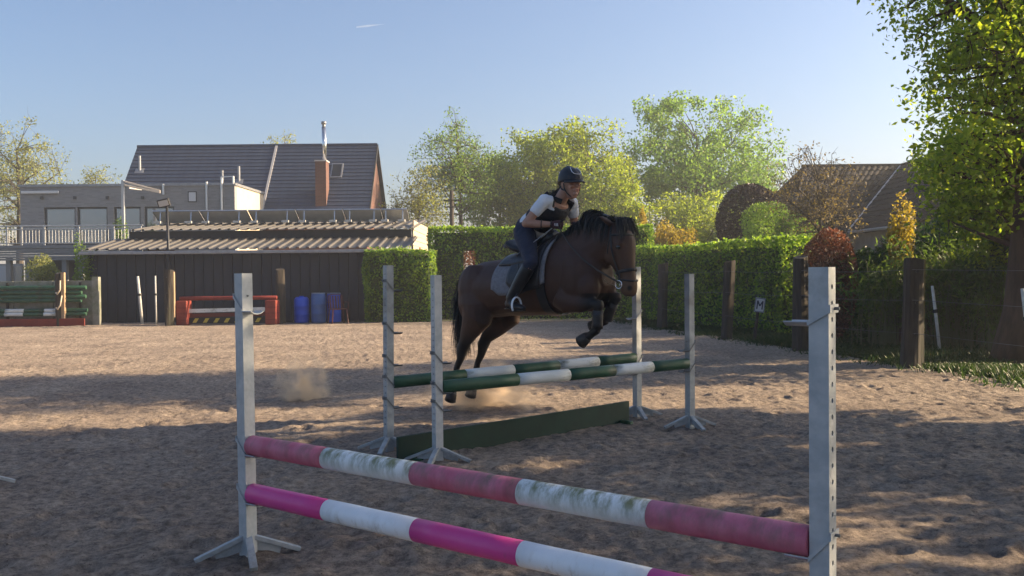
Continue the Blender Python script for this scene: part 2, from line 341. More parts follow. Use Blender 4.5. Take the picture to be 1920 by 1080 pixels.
HOLE_DARK = mat('hole_shade', (.02, .02, .02), .9)
def jump_stand(loc, direction, H, label, cups, lean=(0, 0), dirty=False, foot_rot=0.0, feet=4, a=.062, top_cup=None, group='jump stands'):
    """direction: unit vector (x,y) from this stand towards the other one; local +x = that direction"""
    rz = math.atan2(direction[1], direction[0]); mt = M['galv_dirty'] if dirty else M['galv']
    st = empty('jump_stand', (loc[0], loc[1], 0), rz, label, 'jump stand', group)
    st.rotation_euler = (lean[0], lean[1], rz)
    p = MB(); hole_post(p, H, a); p.build('post', mt, st)
    core = MB(); core.bb((-a / 2 + .008, -a / 2 + .004, .05), (a / 2 - .004, a / 2 - .004, H - .01)); core.build('hole_shade_block', HOLE_DARK, st)  # black block stands for the shade inside the hollow post
    for k in range(feet):
        an = foot_rot + math.pi / 4 + k * math.pi / 2; d = np.array([math.cos(an), math.sin(an), 0])
        f = MB(); f.beam(d * .015 + np.array([0, 0, .115]), d * .255 + np.array([0, 0, .02]), .036, .022)
        f.beam(d * .02 + np.array([0, 0, .07]), d * .16 + np.array([0, 0, .035]), .006, .05)
        f.build('foot', M['galv_dirty'], st, bevel=.002)
    for (z, kind) in cups:
        c = MB(); h = a / 2 + .003
        # strap wraps the post, dropping from the outer face to the pole side; shelf on the pole side
        dzp = .055 if kind != 'flat' else .02
        for sy in (-1, 1):
            c.add([(-h, sy * h, z + dzp), (-h, sy * h, z + dzp + .016), (h, sy * h, z + .016 - .02), (h, sy * h, z - .02), (-h, sy * (h + .003), z + dzp), (-h, sy * (h + .003), z + dzp + .016), (h, sy * (h + .003), z - .004), (h, sy * (h + .003), z - .02)],
                  [(0, 1, 2, 3), (4, 7, 6, 5), (1, 5, 6, 2), (0, 3, 7, 4), (0, 4, 5, 1), (3, 2, 6, 7)])
        c.bb((-h - .004, -h - .003, z + dzp), (-h, h + .003, z + dzp + .026))
        # curved shelf
        ang = np.linspace(-2.3, -.84, 7); rr = .056
        ring = []
        for x in (h, h + .075):
            ring.append([(x, math.cos(t) * rr, z + .036 + math.sin(t) * rr) for t in ang] + [(x, math.cos(t) * (rr + .004), z + .036 + math.sin(t) * (rr + .004)) for t in ang[::-1]])
        c.loft(ring)
        cp = c.build('cup', M['wire'] if kind == 'thin' else mt, st)
        pn = MB(); pn.tube([(-h - .02, 0, z + dzp + .013), (h + .004, 0, z + dzp + .013)], .005, 6); pn.build('pin', M['wire'], cp)
    return st

def pole(p, q, mats, label, r=.05, group=None, name='jump_pole', fr=None):
    p = np.asarray(p, float); q = np.asarray(q, float); L = np.linalg.norm(q - p); d = (q - p) / L
    o = empty(name, (p + q) / 2, 0, label, 'jump pole', group)
    o.rotation_euler = Vector(d).to_track_quat('X', 'Z').to_euler()
    n = len(mats); fr = fr or [i / n for i in range(n + 1)]
    for i, mt in enumerate(mats):
        a, b = -L / 2 + L * fr[i], -L / 2 + L * fr[i + 1]; xs = np.linspace(a, b, 5)
        m = MB(); rr = [r * (1 + .012 * math.sin(17 * x + i)) for x in xs]
        if i == 0: xs = np.concatenate([[a], [a + .006], xs[1:]]); rr = [r * .9, r] + rr[1:]
        if i == n - 1: xs = np.concatenate([xs[:-1], [b - .006], [b]]); rr = rr[:-1] + [r, r * .9]
        m.tube([(x, 0, 0) for x in xs], rr, 28, side=(0, 0, 1))
        bd = m.build('band', mt[0], o, smooth=True); bd['label'] = mt[1]
        for pl in bd.data.polygons:
            if len(pl.vertices) > 4: pl.use_smooth = False
    return o

def dir2(a, b): return nrm(np.array([b[0] - a[0], b[1] - a[1]]))
NL, NR = ground(466, 1048)[:2], np.array([.955, 2.875])
FL, FR_ = ground(821, 868)[:2], ground(1294, 803)[:2]
BL, BR = ground(729, 846)[:2], ground(1195, 783)[:2]
dn, df, db = dir2(NL, NR), dir2(FL, FR_), dir2(BL, BR)
jump_stand(NL, dn, 1.43, 'tall grey metal stand holding the left ends of the pink and white poles', [(.575 - .036, 'std'), (.335 - .036, 'std'), (1.25, 'std')], lean=(0, R(-.5)), foot_rot=.25)
jump_stand(NR, -dn, 1.43, 'bright new galvanised stand with a cup near its top beside the pink pole end', [(.575 - .036, 'std'), (.335 - .036, 'std'), (1.27, 'flat')], foot_rot=.2)
jump_stand(FL, df, 1.41, 'grey drilled metal stand at the left end of the front green rail', [(.57 - .036, 'thin'), (.76, 'thin'), (.40, 'thin')])
jump_stand(FR_, -df, 1.40, 'dull grey metal stand at the right end of the front green rail', [(.57 - .036, 'thin'), (.72, 'thin')], dirty=True, foot_rot=.5)
jump_stand(BL, db, 1.49, 'tallest drilled stand at the left end of the rear green rail', [(.57 - .036, 'thin'), (1.30, 'thin'), (.96, 'thin'), (.70, 'thin'), (.36, 'thin')], lean=(0, R(.5)), dirty=True)
jump_stand(BR, -db, 1.47, 'grey metal stand right behind the hanging forelegs and muzzle of the horse', [(.57 - .036, 'thin'), (.98, 'std'), (.44, 'thin')], dirty=True, foot_rot=.35)
def P3(b, d, s, z): return np.array([b[0] + d[0] * s, b[1] + d[1] * s, z])
Ln, Lf, Lb = [np.linalg.norm(b - a) for a, b in ((NL, NR), (FL, FR_), (BL, BR))]
po, wo, pn_, wn_ = (M['pink_old'], 'faded pink band'), (M['white_old'], 'white band stained with green moss'), (M['pink_new'], 'glossy bright pink band'), (M['white_new'], 'clean white band')
pole(P3(NL, dn, .036, .575), P3(NL, dn, Ln - .036, .575), [po, wo, po, wo, po], 'faded pink and mossy white pole, upper of the nearest jump', .0495, 'pink and white jump poles')
pole(P3(NL, dn, .036, .335), P3(NL, dn, Ln - .036, .335), [pn_, wn_, pn_, wn_, pn_], 'bright pink and clean white pole, lower of the nearest jump', .0495, 'pink and white jump poles')
gr, wr = (M['green_paint'], 'dark green band'), (M['white_rail'], 'scuffed white band')
pole(P3(FL, df, .036, .57), P3(FL, df, Lf - .036, .59), [gr, wr, gr, wr, gr], 'green and white rail on the front stands of the wide jump', .049, 'green and white rails', fr=[0, .27, .47, .66, .83, 1])
pole(P3(BL, db, .036, .55), P3(BL, db, Lb - .036, .585), [gr, wr, gr, wr, gr], 'green and white rail on the rear stands behind the hind legs', .049, 'green and white rails', fr=[0, .26, .45, .64, .82, 1])
# green ground board under the wide jump
a, b = ground(745, 868), ground(1178, 790); d = nrm((b - a) * [1, 1, 0]); L = np.linalg.norm((b - a)[:2])
bo = empty('ground_board', (a + b) / 2, math.atan2(d[1], d[0]), 'long dark green wooden board lying on edge on the sand under the rails', 'board')
m = MB(); m.bb((-L / 2, -.014, -.01), (L / 2, .014, .195)); m.build('plank', mat('bottle_green_board', (.0025, .022, .014), .7, (.005, .034, .021), 4, bump=.06), bo, bevel=.004)
for s in (-1, 1):
    m = MB(); m.bb((s * (L / 2 - .12) - .02, -.14, -.02), (s * (L / 2 - .12) + .02, -.016, .03)); m.bb((s * (L / 2 - .12) - .02, .016, -.02), (s * (L / 2 - .12) + .02, .14, .03)); m.build('foot', M['green_paint'], bo, bevel=.003)
# stand half out of the frame on the left
jump_stand(ground(-52, 917)[:2], nrm([1, -.25]), 1.42, 'lone metal stand with splayed feet on the sand, holding no pole', [], feet=4, foot_rot=.05, dirty=True)
# ================================================================== HORSE AND RIDER
HD = R(-45)                                   # heading, measured from +X
HP = atY(866, 747, 9.4)
def remeshed(name, mb, mt, parent, voxel, smooth=6, fac=.5):
    me = mb.mesh(name + '_cage', mt); tmp = bpy.data.objects.new(name + '_cage', me); COL.objects.link(tmp)
    r = tmp.modifiers.new('r', 'REMESH'); r.mode = 'VOXEL'; r.voxel_size = voxel; r.use_smooth_shade = True
    if smooth:
        s = tmp.modifiers.new('s', 'SMOOTH'); s.factor = fac; s.iterations = smooth
    dg = bpy.context.evaluated_depsgraph_get(); me2 = bpy.data.meshes.new_from_object(tmp.evaluated_get(dg)); me2.name = name
    bpy.data.objects.remove(tmp); bpy.data.meshes.remove(me)
    if not me2.materials and mt is not None: me2.materials.append(mt)
    me2.polygons.foreach_set('use_smooth', [True] * len(me2.polygons))
    return link(name, me2, parent)
def coat(o, fn):
    n = len(o.data.vertices); co = np.empty(n * 3, np.float32); o.data.vertices.foreach_get('co', co); co = co.reshape(-1, 3)
    c = np.ones((n, 4), np.float32); c[:, :3] = fn(co)
    at = o.data.color_attributes.new('coat', 'FLOAT_COLOR', 'POINT'); at.data.foreach_set('color', c.ravel())
def smoothstep(a, b, x): t = np.clip((x - a) / (b - a), 0, 1); return t * t * (3 - 2 * t)

horse = empty('horse', (HP[0], HP[1], 0), HD, 'dark bay horse with black mane and legs jumping over the green rails', 'horse')
hb = MB()
# trunk: (x, top z, bottom z, half width)
ST = [(.13, 1.41, 1.20, .07), (.17, 1.45, 1.08, .17), (.26, 1.50, 1.00, .235), (.40, 1.535, .985, .27), (.58, 1.55, 1.00, .28), (.78, 1.555, 1.015, .285), (.98, 1.575, 1.02, .29), (1.16, 1.625, 1.03, .28), (1.30, 1.69, 1.04, .265), (1.42, 1.735, 1.055, .25), (1.54, 1.75, 1.085, .235), (1.66, 1.735, 1.12, .225), (1.76, 1.69, 1.16, .20), (1.84, 1.60, 1.22, .15), (1.89, 1.50, 1.30, .08)]
def trunk_at(x):
    xs = [s[0] for s in ST]; return [np.interp(x, xs, [s[i] for s in ST]) for i in (1, 2, 3)]
def trunk_pt(x, th, k=1.0, add=0.0):            # th: 0 top, pi/2 horse's left, -pi/2 right, pi belly
    zt, zb, w = trunk_at(x); zc = zb + (zt - zb) * .50; h = (zt - zb) / 2
    c, s = math.cos(th), math.sin(th)
    e = 1.0 - .16 * max(c, 0) ** 3              # narrower towards the spine
    return np.array([x, s * (w * k + add) * e * (abs(s) ** -.12 if abs(s) > .05 else 1), zc + c * (h * k + add)])
ths = np.linspace(0, 2 * math.pi, 29)[:-1]
hb.loft([[trunk_pt(s[0], t) for t in ths] for s in ST])
def chain(mb, pts, rad, side=(0, 1, 0), n=16): mb.tube(pts, rad, n, side)
# neck (lateral radius, depth radius)
chain(hb, [(1.40, 0, 1.47), (1.55, 0, 1.52), (1.70, 0, 1.61), (1.83, 0, 1.675), (1.94, 0, 1.72), (2.02, 0, 1.74)], [(.19, .28), (.195, .285), (.165, .255), (.135, .215), (.115, .18), (.095, .13)])
# head, from poll to lips (lateral, depth)
chain(hb, [(2.00, 0, 1.835), (2.03, 0, 1.77), (2.045, 0, 1.69), (2.045, 0, 1.61), (2.06, 0, 1.53), (2.09, 0, 1.45), (2.115, 0, 1.37), (2.13, 0, 1.30), (2.13, 0, 1.245), (2.125, 0, 1.215)], [(.05, .05), (.092, .10), (.110, .128), (.112, .138), (.092, .126), (.073, .098), (.064, .078), (.069, .076), (.066, .066), (.045, .042)], n=20)
for s in (-1, 1):
    hb.sphere((1.985, s * .062, 1.585), (.085, .032, .10))            # cheek
    hb.sphere((2.09, s * .096, 1.657), (.045, .022, .032))           # brow over the eye
    hb.sphere((2.15, s * .042, 1.285), (.036, .022, .040))            # nostril flare
    hb.sphere((2.10, s * .05, 1.48), (.016, .012, .10))               # facial crest
    chain(hb, [(2.00, s * .06, 1.82), (1.975, s * .105, 1.855), (1.96, s * .150, 1.880), (1.95, s * .185, 1.895)], [(.030, .024), (.034, .022), (.022, .014), (.005, .004)], n=10)   # ear
    hb.sphere((1.62, s * .15, 1.38), (.17, .09, .26))                 # shoulder
    hb.sphere((1.76, s * .11, 1.30), (.13, .10, .15))                 # breast
    hb.sphere((.40, s * .16, 1.27), (.235, .12, .25))                  # quarter
    hb.sphere((.27, s * .13, 1.16), (.13, .105, .22))                 # buttock
hb.sphere((2.09, 0, 1.262), (.045, .045, .032))                       # chin
def hind(s, dx, hock, fet, toe):
    hx, hz = hock; fx, fz = fet; tx, tz = toe
    chain(hb, [(.40 + dx * .3, s * .15, 1.28), (.42 + dx * .6, s * .165, 1.12), (.42 + dx, s * .17, 1.01), ((.40 + dx + hx) / 2 + .02, s * .155, (hz + 1.0) / 2 + .03), (hx + .065, s * .14, hz + .10), (hx + .012, s * .137, hz), (hx - .012, s * .135, hz - .08), ((hx + fx) / 2 - .012, s * .133, (hz + fz) / 2), (fx + .008, s * .13, fz + .05), (fx, s * .13, fz), (fx - .016, s * .13, fz - .05), (fx * .45 + tx * .55, s * .13, fz * .45 + tz * .55)],
          [(.12, .23), (.125, .225), (.11, .185), (.075, .105), (.052, .068), (.047, .060), (.034, .043), (.028, .035), (.032, .040), (.037, .045), (.031, .034), (.040, .042)])
    hb.tube([(hx + .0, s * .138, hz - .02), (hx - .035, s * .138, hz + .035), (hx + .02, s * .138, hz + .14)], [.028, .026, .012], 10)
hind(-1, .0, (.145, .65), (.045, .345), (-.03, .15)); hind(1, .045, (.155, .675), (.06, .36), (-.015, .17))
def fore(s, knee, fet, toe):
    kx, ky, kz = knee; fx, fy, fz = fet; tx, ty, tz = toe
    chain(hb, [(1.50, s * .17, 1.22), (1.58, s * .165, 1.165), ((1.55 + kx) / 2 + .02, (s * .16 + ky) / 2, (1.14 + kz) / 2 + .0), (kx - .07, ky, kz - .0), (kx, ky, kz - .015)], [(.085, .12), (.078, .105), (.062, .075), (.045, .05), (.046, .048)])
    chain(hb, [(kx - .005, ky, kz + .02), (kx + .004, ky, kz - .02), (kx * .85 + fx * .15, ky * .85 + fy * .15, kz * .85 + fz * .15 - .02), ((kx + fx) / 2, (ky + fy) / 2, (kz + fz) / 2), (fx + .005, fy, fz + .04), (fx, fy, fz)], [(.044, .046), (.046, .050), (.036, .042), (.032, .039), (.034, .042), (.038, .044)])
    chain(hb, [(fx, fy, fz), (fx * .6 + tx * .4, fy * .6 + ty * .4, fz * .6 + tz * .4 - .005), (fx * .40 + tx * .60, fy * .40 + ty * .60, fz * .40 + tz * .60)], [(.038, .044), (.031, .034), (.042, .042)])
KR, FRr, TR = (1.90, -.13, 1.155), (1.885, -.13, .935), (1.70, -.13, .815)
KL, FLl, TL = (1.885, .13, 1.215), (1.775, .13, 1.00), (1.61, .13, .93)
fore(-1, KR, FRr, TR); fore(1, KL, FLl, TL)
COAT = vcmat('bay_coat', .58, .35, bump=.40, bscale=15, nscale=6)
body = remeshed('body', hb, COAT, horse, .0105, 7)
def bay(co):
    x, y, z = co.T; B = np.array([.052, .022, .0135]); K = np.array([.0075, .0065, .0065]); T = np.array([.115, .062, .034])
    leg = np.where(x < 1.0, smoothstep(.92, .70, z), smoothstep(1.16, 1.05, z) * smoothstep(1.66, 1.84, x))
    leg = np.maximum(leg, np.where((x > 1.60) & (x < 1.99) & (z < 1.24), smoothstep(1.70, 1.84, x), 0))
    d = np.sqrt((x - 2.14) ** 2 + (z - 1.31) ** 2 * .7 + y ** 2); muz = smoothstep(.20, .05, d) * (x > 1.9)
    face = smoothstep(1.85, 1.97, x) * (z > 1.20) * smoothstep(1.78, 1.60, z) * .35
    ridge = smoothstep(.10, .02, np.abs(y)) * (z > 1.45) * .55
    belly = smoothstep(1.12, 1.03, z) * (x > .5) * (x < 1.6) * .4
    c = B[None] * (1 + 0 * x[:, None]); k = np.clip(np.maximum.reduce([leg, ridge * (x < 1.9), belly]), 0, 1)[:, None]
    c = c * (1 - k) + K * k; f = np.clip(np.maximum(muz * .9, face), 0, 1)[:, None]; c = c * (1 - f) + T * f
    nost = smoothstep(.030, .012, np.sqrt((x - 2.175) ** 2 + (np.abs(y) - .05) ** 2 + (z - 1.285) ** 2))[:, None]; c = c * (1 - nost) + K * .4 * nost
    lips = smoothstep(1.245, 1.215, z)[:, None] * (x > 2.0)[:, None] * .6; c = c * (1 - lips) + K * lips
    return c
coat(body, bay)
HOOF = mat('hoof_horn', (.020, .018, .017), .5, (.045, .040, .036), 12, bump=.1, stretch=(1, 1, 4))
def hoof(a, b, side=(0, 1, 0)):                 # a coronet, b toe
    a = np.array(a, float); b = np.array(b, float); m = MB()
    m.tube([a + (b - a) * t for t in (-.1, .1, .55, 1.0)], [(.040, .042), (.047, .049), (.053, .055), (.058, .060)], 18, side)
    h = m.build('hoof', HOOF, horse, smooth=True)
    for pl in h.data.polygons:
        if len(pl.vertices) > 4: pl.use_smooth = False
    s_ = MB(); s_.tube([b - (b - a) * .07, b + (b - a) * .06], [(.0535, .0555), (.052, .054)], 18, side); s_.build('horseshoe', M['galv_dirty'], h)
def lerp(a, b, t): return tuple(np.asarray(a) * (1 - t) + np.asarray(b) * t)
for (fx, fz, tx, tz, s) in ((.045, .345, -.03, .15, -1), (.06, .36, -.015, .17, 1)):
    hoof(lerp((fx, s * .13, fz), (tx, s * .13, tz), .55), (tx, s * .13, tz))
hoof(lerp(FRr, TR, .60), TR); hoof(lerp(FLl, TL, .60), TL)
EYE = mat('horse_eye', (.006, .005, .004), .08, spec=.8)
for s in (-1, 1):
    m = MB(); m.sphere((2.095, s * .101, 1.632), (.026, .016, .020), 14, 10); m.build('eye', EYE, horse, smooth=True)
# tendon boots on the forelegs
for (k, f, t) in ((KR, FRr, TR), (KL, FLl, TL)):
    m = MB(); m.tube([lerp(k, f, .28), lerp(k, f, .5), lerp(k, f, .78), lerp(k, f, .98)], [(.044, .050), (.042, .049), (.043, .050), (.047, .054)], 16, (0, 1, 0)); m.build('leg_boot', M['black'], horse, smooth=True)

HAIR = mat('black_horse_hair', (.006, .0055, .0055), .42, spec=.5)
def strands(name, roots, fn, mt, parent, w=.006, seg=6, seed=1):
    r = np.random.RandomState(seed); Q = []
    for i, p in enumerate(roots):
        path = fn(np.asarray(p, float), r, i); n = len(path); sd = nrm(np.cross(path[-1] - path[0], r.normal(size=3)))
        for k in range(n - 1):
            w0 = w * (1 - .85 * (k / (n - 1)) ** 1.5); w1 = w * (1 - .85 * ((k + 1) / (n - 1)) ** 1.5)
            Q.append([path[k] - sd * w0, path[k] + sd * w0, path[k + 1] + sd * w1, path[k + 1] - sd * w1])
    return quads(name, np.array(Q), mt, parent)
rr = np.random.RandomState(3)
crest = [(1.36, 1.73), (1.50, 1.79), (1.65, 1.865), (1.76, 1.90), (1.86, 1.90), (1.96, 1.87), (2.03, 1.835)]
cx, cz = [c[0] for c in crest], [c[1] for c in crest]
roots = []
for i in range(6500):
    x = rr.uniform(1.36, 2.02); roots.append((x, rr.normal(0, .016), np.interp(x, cx, cz) - .02))
def mane_fn(p, r, i):
    r2 = random.Random(math.floor(p[0] * 26) * 7 + 3)                 # locks: neighbours share a lift and a side
    lift = (r.uniform(.015, .045) + r2.uniform(0, .05)) * (1.35 if 1.70 < p[0] < 1.88 else .8); s = 1 if r.rand() < .30 else -1
    L = r.uniform(.10, .24); o = s * r.uniform(.45, 1.0); bk = r.uniform(.01, .05) + r2.uniform(-.02, .04); wob = r.normal(0, .006)
    if r.rand() < .10: o *= .3
    return np.array([p + np.array([-bk * t + wob * math.sin(7 * t), o * L * .60 * math.sin(min(t * 1.45, 1.57)), lift * math.sin(math.pi * min(t * .95, 1)) - abs(o) * L * .95 * t ** 2.2]) for t in np.linspace(0, 1, 8)])
strands('mane', roots, mane_fn, HAIR, horse, .0034, seed=4)
m = MB(); m.tube([(a, 0, b - .022) for a, b in crest], [(.035, .04), (.04, .05), (.045, .055), (.05, .055), (.05, .05), (.045, .045), (.03, .03)], 12, (0, 1, 0)); m.build('mane_roots', HAIR, horse, smooth=True)
def fore_fn(p, r, i):
    L = r.uniform(.08, .20); sx = r.normal(0, .035)
    return np.array([p + np.array([.06 * math.sin(t * 1.5) + .035 * t, sx * t * 1.3, .05 * math.sin(t * 3.1) - L * t * t]) for t in np.linspace(0, 1, 6)])
strands('forelock', [(2.04 + rr.uniform(-.03, .01), rr.normal(0, .035), 1.852) for _ in range(1300)], fore_fn, HAIR, horse, .004, seed=6)
def tail_fn(p, r, i):
    a, b = r.normal(0, .030), r.normal(0, .045); L = r.uniform(.45, .86)
    return np.array([p + np.array([-.085 * math.sin(min(t * 2.6, 1.57)) + a * t - .01 * t, b * t + .02 * math.sin(5 * t + i), .03 * math.sin(t * 6) * (t < .3) - L * t ** 1.15]) for t in np.linspace(0, 1, 9)])
strands('tail', [(.13 + rr.uniform(-.03, .03), rr.normal(0, .022), 1.415 + rr.uniform(-.02, .015)) for _ in range(1700)], tail_fn, HAIR, horse, .0048, seed=8)
m = MB(); m.tube([(.16, 0, 1.42), (.10, 0, 1.405), (.055, 0, 1.34), (.045, 0, 1.22), (.05, 0, 1.05)], [.045, .042, .036, .030, .012], 12); m.build('tail_dock', HAIR, horse, smooth=True)

# ---- tack: a saddle pad, saddle, girth, bridle and reins are things on the horse
def trunk_patch(x0, x1, th_of, nx_, nt_, add, thick, side_lo=None):
    m = MB(); V = []
    for i in range(nx_ + 1):
        u = i / nx_; x = x0 + (x1 - x0) * u; a, b = th_of(u)
        for j in range(nt_ + 1): V.append((x, a + (b - a) * j / nt_))
    rings = []
    P0_ = [trunk_pt(x, t, 1, add) for x, t in V]; P1_ = [trunk_pt(x, t, 1, add + thick) for x, t in V]
    n0 = len(V); W = nt_ + 1; fs = []
    for i in range(nx_):
        for j in range(nt_):
            q = (i * W + j, i * W + j + 1, (i + 1) * W + j + 1, (i + 1) * W + j); fs.append(q); fs.append(tuple(n0 + k for k in q[::-1]))
    edge = [i for i in range(W)] + [(i) * W + nt_ for i in range(1, nx_ + 1)] + [nx_ * W + j for j in range(nt_ - 1, -1, -1)] + [i * W for i in range(nx_ - 1, 0, -1)]
    for a, b in zip(edge, edge[1:] + edge[:1]): fs.append((a, b, n0 + b, n0 + a))
    m.add(P0_ + P1_, fs); return m
PAD = mat('grey_quilted_cloth', (.15, .15, .165), .9, (.21, .21, .23), 40, bump=.3, bscale=60)
PADT = mat('navy_cloth', (.012, .016, .03), .85, bump=.2, bscale=80)
pad = empty('saddle_pad', (HP[0], HP[1], 0), HD, 'light grey saddle pad lying under the black saddle', 'saddle pad')
def pad_th(sg):
    def f(u):
        lo = 1.62 + .22 * smoothstep(.0, .18, np.array(u)) - .10 * smoothstep(.55, 1.0, np.array(u)); return (0.0, sg * float(lo))
    return f
for sg in (-1, 1):
    trunk_patch(.76, 1.40, pad_th(sg), 22, 18, .012, .014).build('pad_side', PAD, pad, smooth=True)
SADL = mat('saddle_leather', (.010, .010, .012), .38, (.02, .02, .024), 20, bump=.12, bscale=150)
sad = empty('saddle', (HP[0], HP[1], 0), HD, 'black leather jumping saddle on the back of the bay horse', 'saddle')
prof = [(.77, 1.675, .13, .035), (.80, 1.695, .165, .05), (.86, 1.66, .17, .05), (.95, 1.635, .155, .05), (1.06, 1.645, .125, .05), (1.18, 1.69, .10, .055), (1.27, 1.745, .085, .055), (1.31, 1.765, .06, .04)]
m = MB(); m.tube([(p[0], 0, p[1]) for p in prof], [(p[2], p[3]) for p in prof], 20, (0, 1, 0)); o = remeshed('seat', m, SADL, sad, .012, 3)
m = MB(); m.tube([(.765, -.125, 1.67), (.755, -.06, 1.70), (.752, 0, 1.71), (.755, .06, 1.70), (.765, .125, 1.67)], .018, 10); m.build('cantle', mat('cantle_binding', (.10, .12, .16), .4), sad, smooth=True)
for sg in (-1, 1):
    f = trunk_patch(.98, 1.36, lambda u, sg=sg: (sg * .28, sg * (1.35 + .50 * math.sin(min(1, u * 1.5 + .12) * math.pi * .62))), 16, 14, .032, .012); f.build('flap', SADL, sad, smooth=True)
    pp = trunk_patch(.80, 1.25, lambda u, sg=sg: (sg * .2, sg * (.85 + .15 * u)), 12, 8, .028, .02); pp.build('panel', SADL, sad, smooth=True)
gi = MB(); gi.loft([[trunk_pt(x, t, 1, ad) for x, ad in ((1.30, .008), (1.39, .008), (1.39, .018), (1.30, .018))] for t in np.linspace(1.75, 2 * math.pi - 1.75, 26)]); gi.build('girth', SADL, sad, smooth=False)
LEATH = M['black']; STEEL = mat('stainless_steel', (.62, .63, .64), .25, metallic=.9)
WHT = mat('white_stirrup_plastic', (.72, .74, .78), .4)
# stirrups
for sg in (-1, 1):
    st = empty('stirrup', (HP[0], HP[1], 0), HD, 'white stirrup iron under the boot of the rider' if sg < 0 else 'white stirrup iron hanging on the far side of the horse', 'stirrup', 'stirrups')
    cx_, cy_, cz_ = 1.185, sg * .405, 1.145
    pts = [(cx_ + .004, cy_ + .058 * math.sin(t), cz_ - .012 + .073 * math.cos(t)) for t in np.linspace(-2.3, 2.3, 19)]
    m = MB(); m.tube(pts, [(.012, .0065)] * 19, 8, (1, 0, 0)); m.build('arch', WHT, st, smooth=True)
    m = MB(); m.bb((cx_ - .022, cy_ - .05, cz_ - .068), (cx_ + .026, cy_ + .05, cz_ - .055)); m.build('tread', M['rubber'], st, bevel=.003)
    m = MB(); m.beam((cx_, cy_, cz_ + .06), (1.13, sg * .325, 1.50), .024, .005, (0, 1, 0)); m.build('stirrup_leather', LEATH, st)
# bridle
br = empty('bridle', (HP[0], HP[1], 0), HD, 'black leather bridle with steel bit on the head of the horse', 'bridle')
def head_ring(z, dx, k, tilt=0.0, w=.011, t0=0, t1=2 * math.pi, name='strap', n=28):
    hz = [1.835, 1.77, 1.69, 1.61, 1.53, 1.45, 1.37, 1.30, 1.245]; hx = [2.0, 2.03, 2.045, 2.045, 2.06, 2.09, 2.115, 2.13, 2.13]; wl = [.05, .092, .110, .112, .092, .073, .064, .069, .066]; wd = [.05, .10, .128, .138, .126, .098, .078, .076, .066]
    f = lambda a, zz: np.interp(-zz, [-q for q in hz], a)
    pts = []
    for t in np.linspace(t0, t1, n):
        zz = z + tilt * math.cos(t); pts.append((f(hx, zz) + math.cos(t) * (f(wd, zz) * k + dx), math.sin(t) * (f(wl, zz) * k + .006), zz))
    m = MB(); m.tube(pts, [(w, .004)] * len(pts), 6, (0, 0, 1)); return m.build(name, LEATH, br)
head_ring(1.425, .004, 1.04, .018, .013, name='noseband'); head_ring(1.355, .004, 1.05, -.01, .008, name='flash_strap')
head_ring(1.735, .006, 1.03, .0, .010, -1.75, 1.75, name='browband')
for sg in (-1, 1):
    m = MB(); m.tube([(2.00, sg * .07, 1.85), (2.02, sg * .112, 1.74), (2.04, sg * .124, 1.62), (2.06, sg * .103, 1.50), (2.085, sg * .082, 1.40), (2.095, sg * .078, 1.345)], [(.009, .003)] * 6, 6, (1, 0, 0)); m.build('cheekpiece', LEATH, br)
    m = MB(); t_ = np.linspace(0, 2 * math.pi, 17); m.tube([(2.085 + .034 * math.cos(t), sg * .084, 1.315 + .034 * math.sin(t)) for t in t_], .005, 6, cap=False); m.build('bit_ring', STEEL, br, smooth=True)
    m = MB(); m.tube([(2.02, sg * .105, 1.775), (1.985, sg * .105, 1.62), (1.95, sg * .07, 1.52), (1.935, 0, 1.49)], [(.007, .003)] * 4, 6, (1, 0, 0)); m.build('throatlatch', LEATH, br)
m = MB(); m.tube([(2.085, -.07, 1.315), (2.10, 0, 1.305), (2.085, .07, 1.315)], .008, 8); m.build('bit', STEEL, br)
m = MB(); m.tube([(2.01, -.09, 1.80), (1.985, -.05, 1.862), (1.98, 0, 1.87), (1.985, .05, 1.862), (2.01, .09, 1.80)], [(.011, .004)] * 5, 6, (1, 0, 0)); m.build('headpiece', LEATH, br)
HANDR, HANDL = np.array([1.415, -.105, 1.845]), np.array([1.47, .09, 1.835])
for sg, hd in ((-1, HANDR), (1, HANDL)):
    b_ = np.array([2.085, sg * .084, 1.315 + .02])
    ts = np.linspace(0, 1, 9); pts = [hd * (1 - t) + b_ * t + np.array([0, sg * .085 * math.sin(math.pi * t), -.04 * math.sin(math.pi * t)]) for t in ts]
    m = MB(); m.tube(pts, [(.008, .003)] * 9, 6, (0, 0, 1)); m.build('rein', mat('rein_leather', (.035, .03, .028), .5), br)
# breastplate / martingale strap at the chest
m = MB(); m.tube([(1.80, -.02, 1.42), (1.93, -.045, 1.33), (2.03, -.05, 1.30)], [(.007, .003)] * 3, 6, (0, 1, 0)); m.build('martingale_strap', mat('tan_leather', (.16, .12, .07), .6), br)

# ---------------------------------------------------------------- RIDER
rd = empty('person', (HP[0], HP[1], 0), HD, 'rider in black helmet, black vest, white shirt and navy breeches crouched over the horse', 'person')
SKIN = vcmat('skin', .5, .4, nscale=20)
sk = MB()
HIP, SH = np.array([.985, 0, 1.835]), np.array([1.345, 0, 2.045])
td = nrm(SH - HIP); tn = np.array([-td[2], 0, td[0]])          # torso direction and its back normal
def tors(t, off=0.0): return HIP + (SH - HIP) * t + tn * off
sk.tube([tors(-.14), tors(.05), tors(.3), tors(.55), tors(.8), tors(.98), tors(1.08)], [(.12, .09), (.155, .115), (.135, .10), (.13, .10), (.15, .11), (.15, .085), (.07, .06)], 20, (0, 1, 0))
NECK0, HEAD = tors(1.0, .01), np.array([1.482, 0, 2.225])
sk.tube([NECK0, lerp(NECK0, HEAD, .5), lerp(NECK0, HEAD, .95)], [.062, .056, .055], 14, (0, 1, 0))
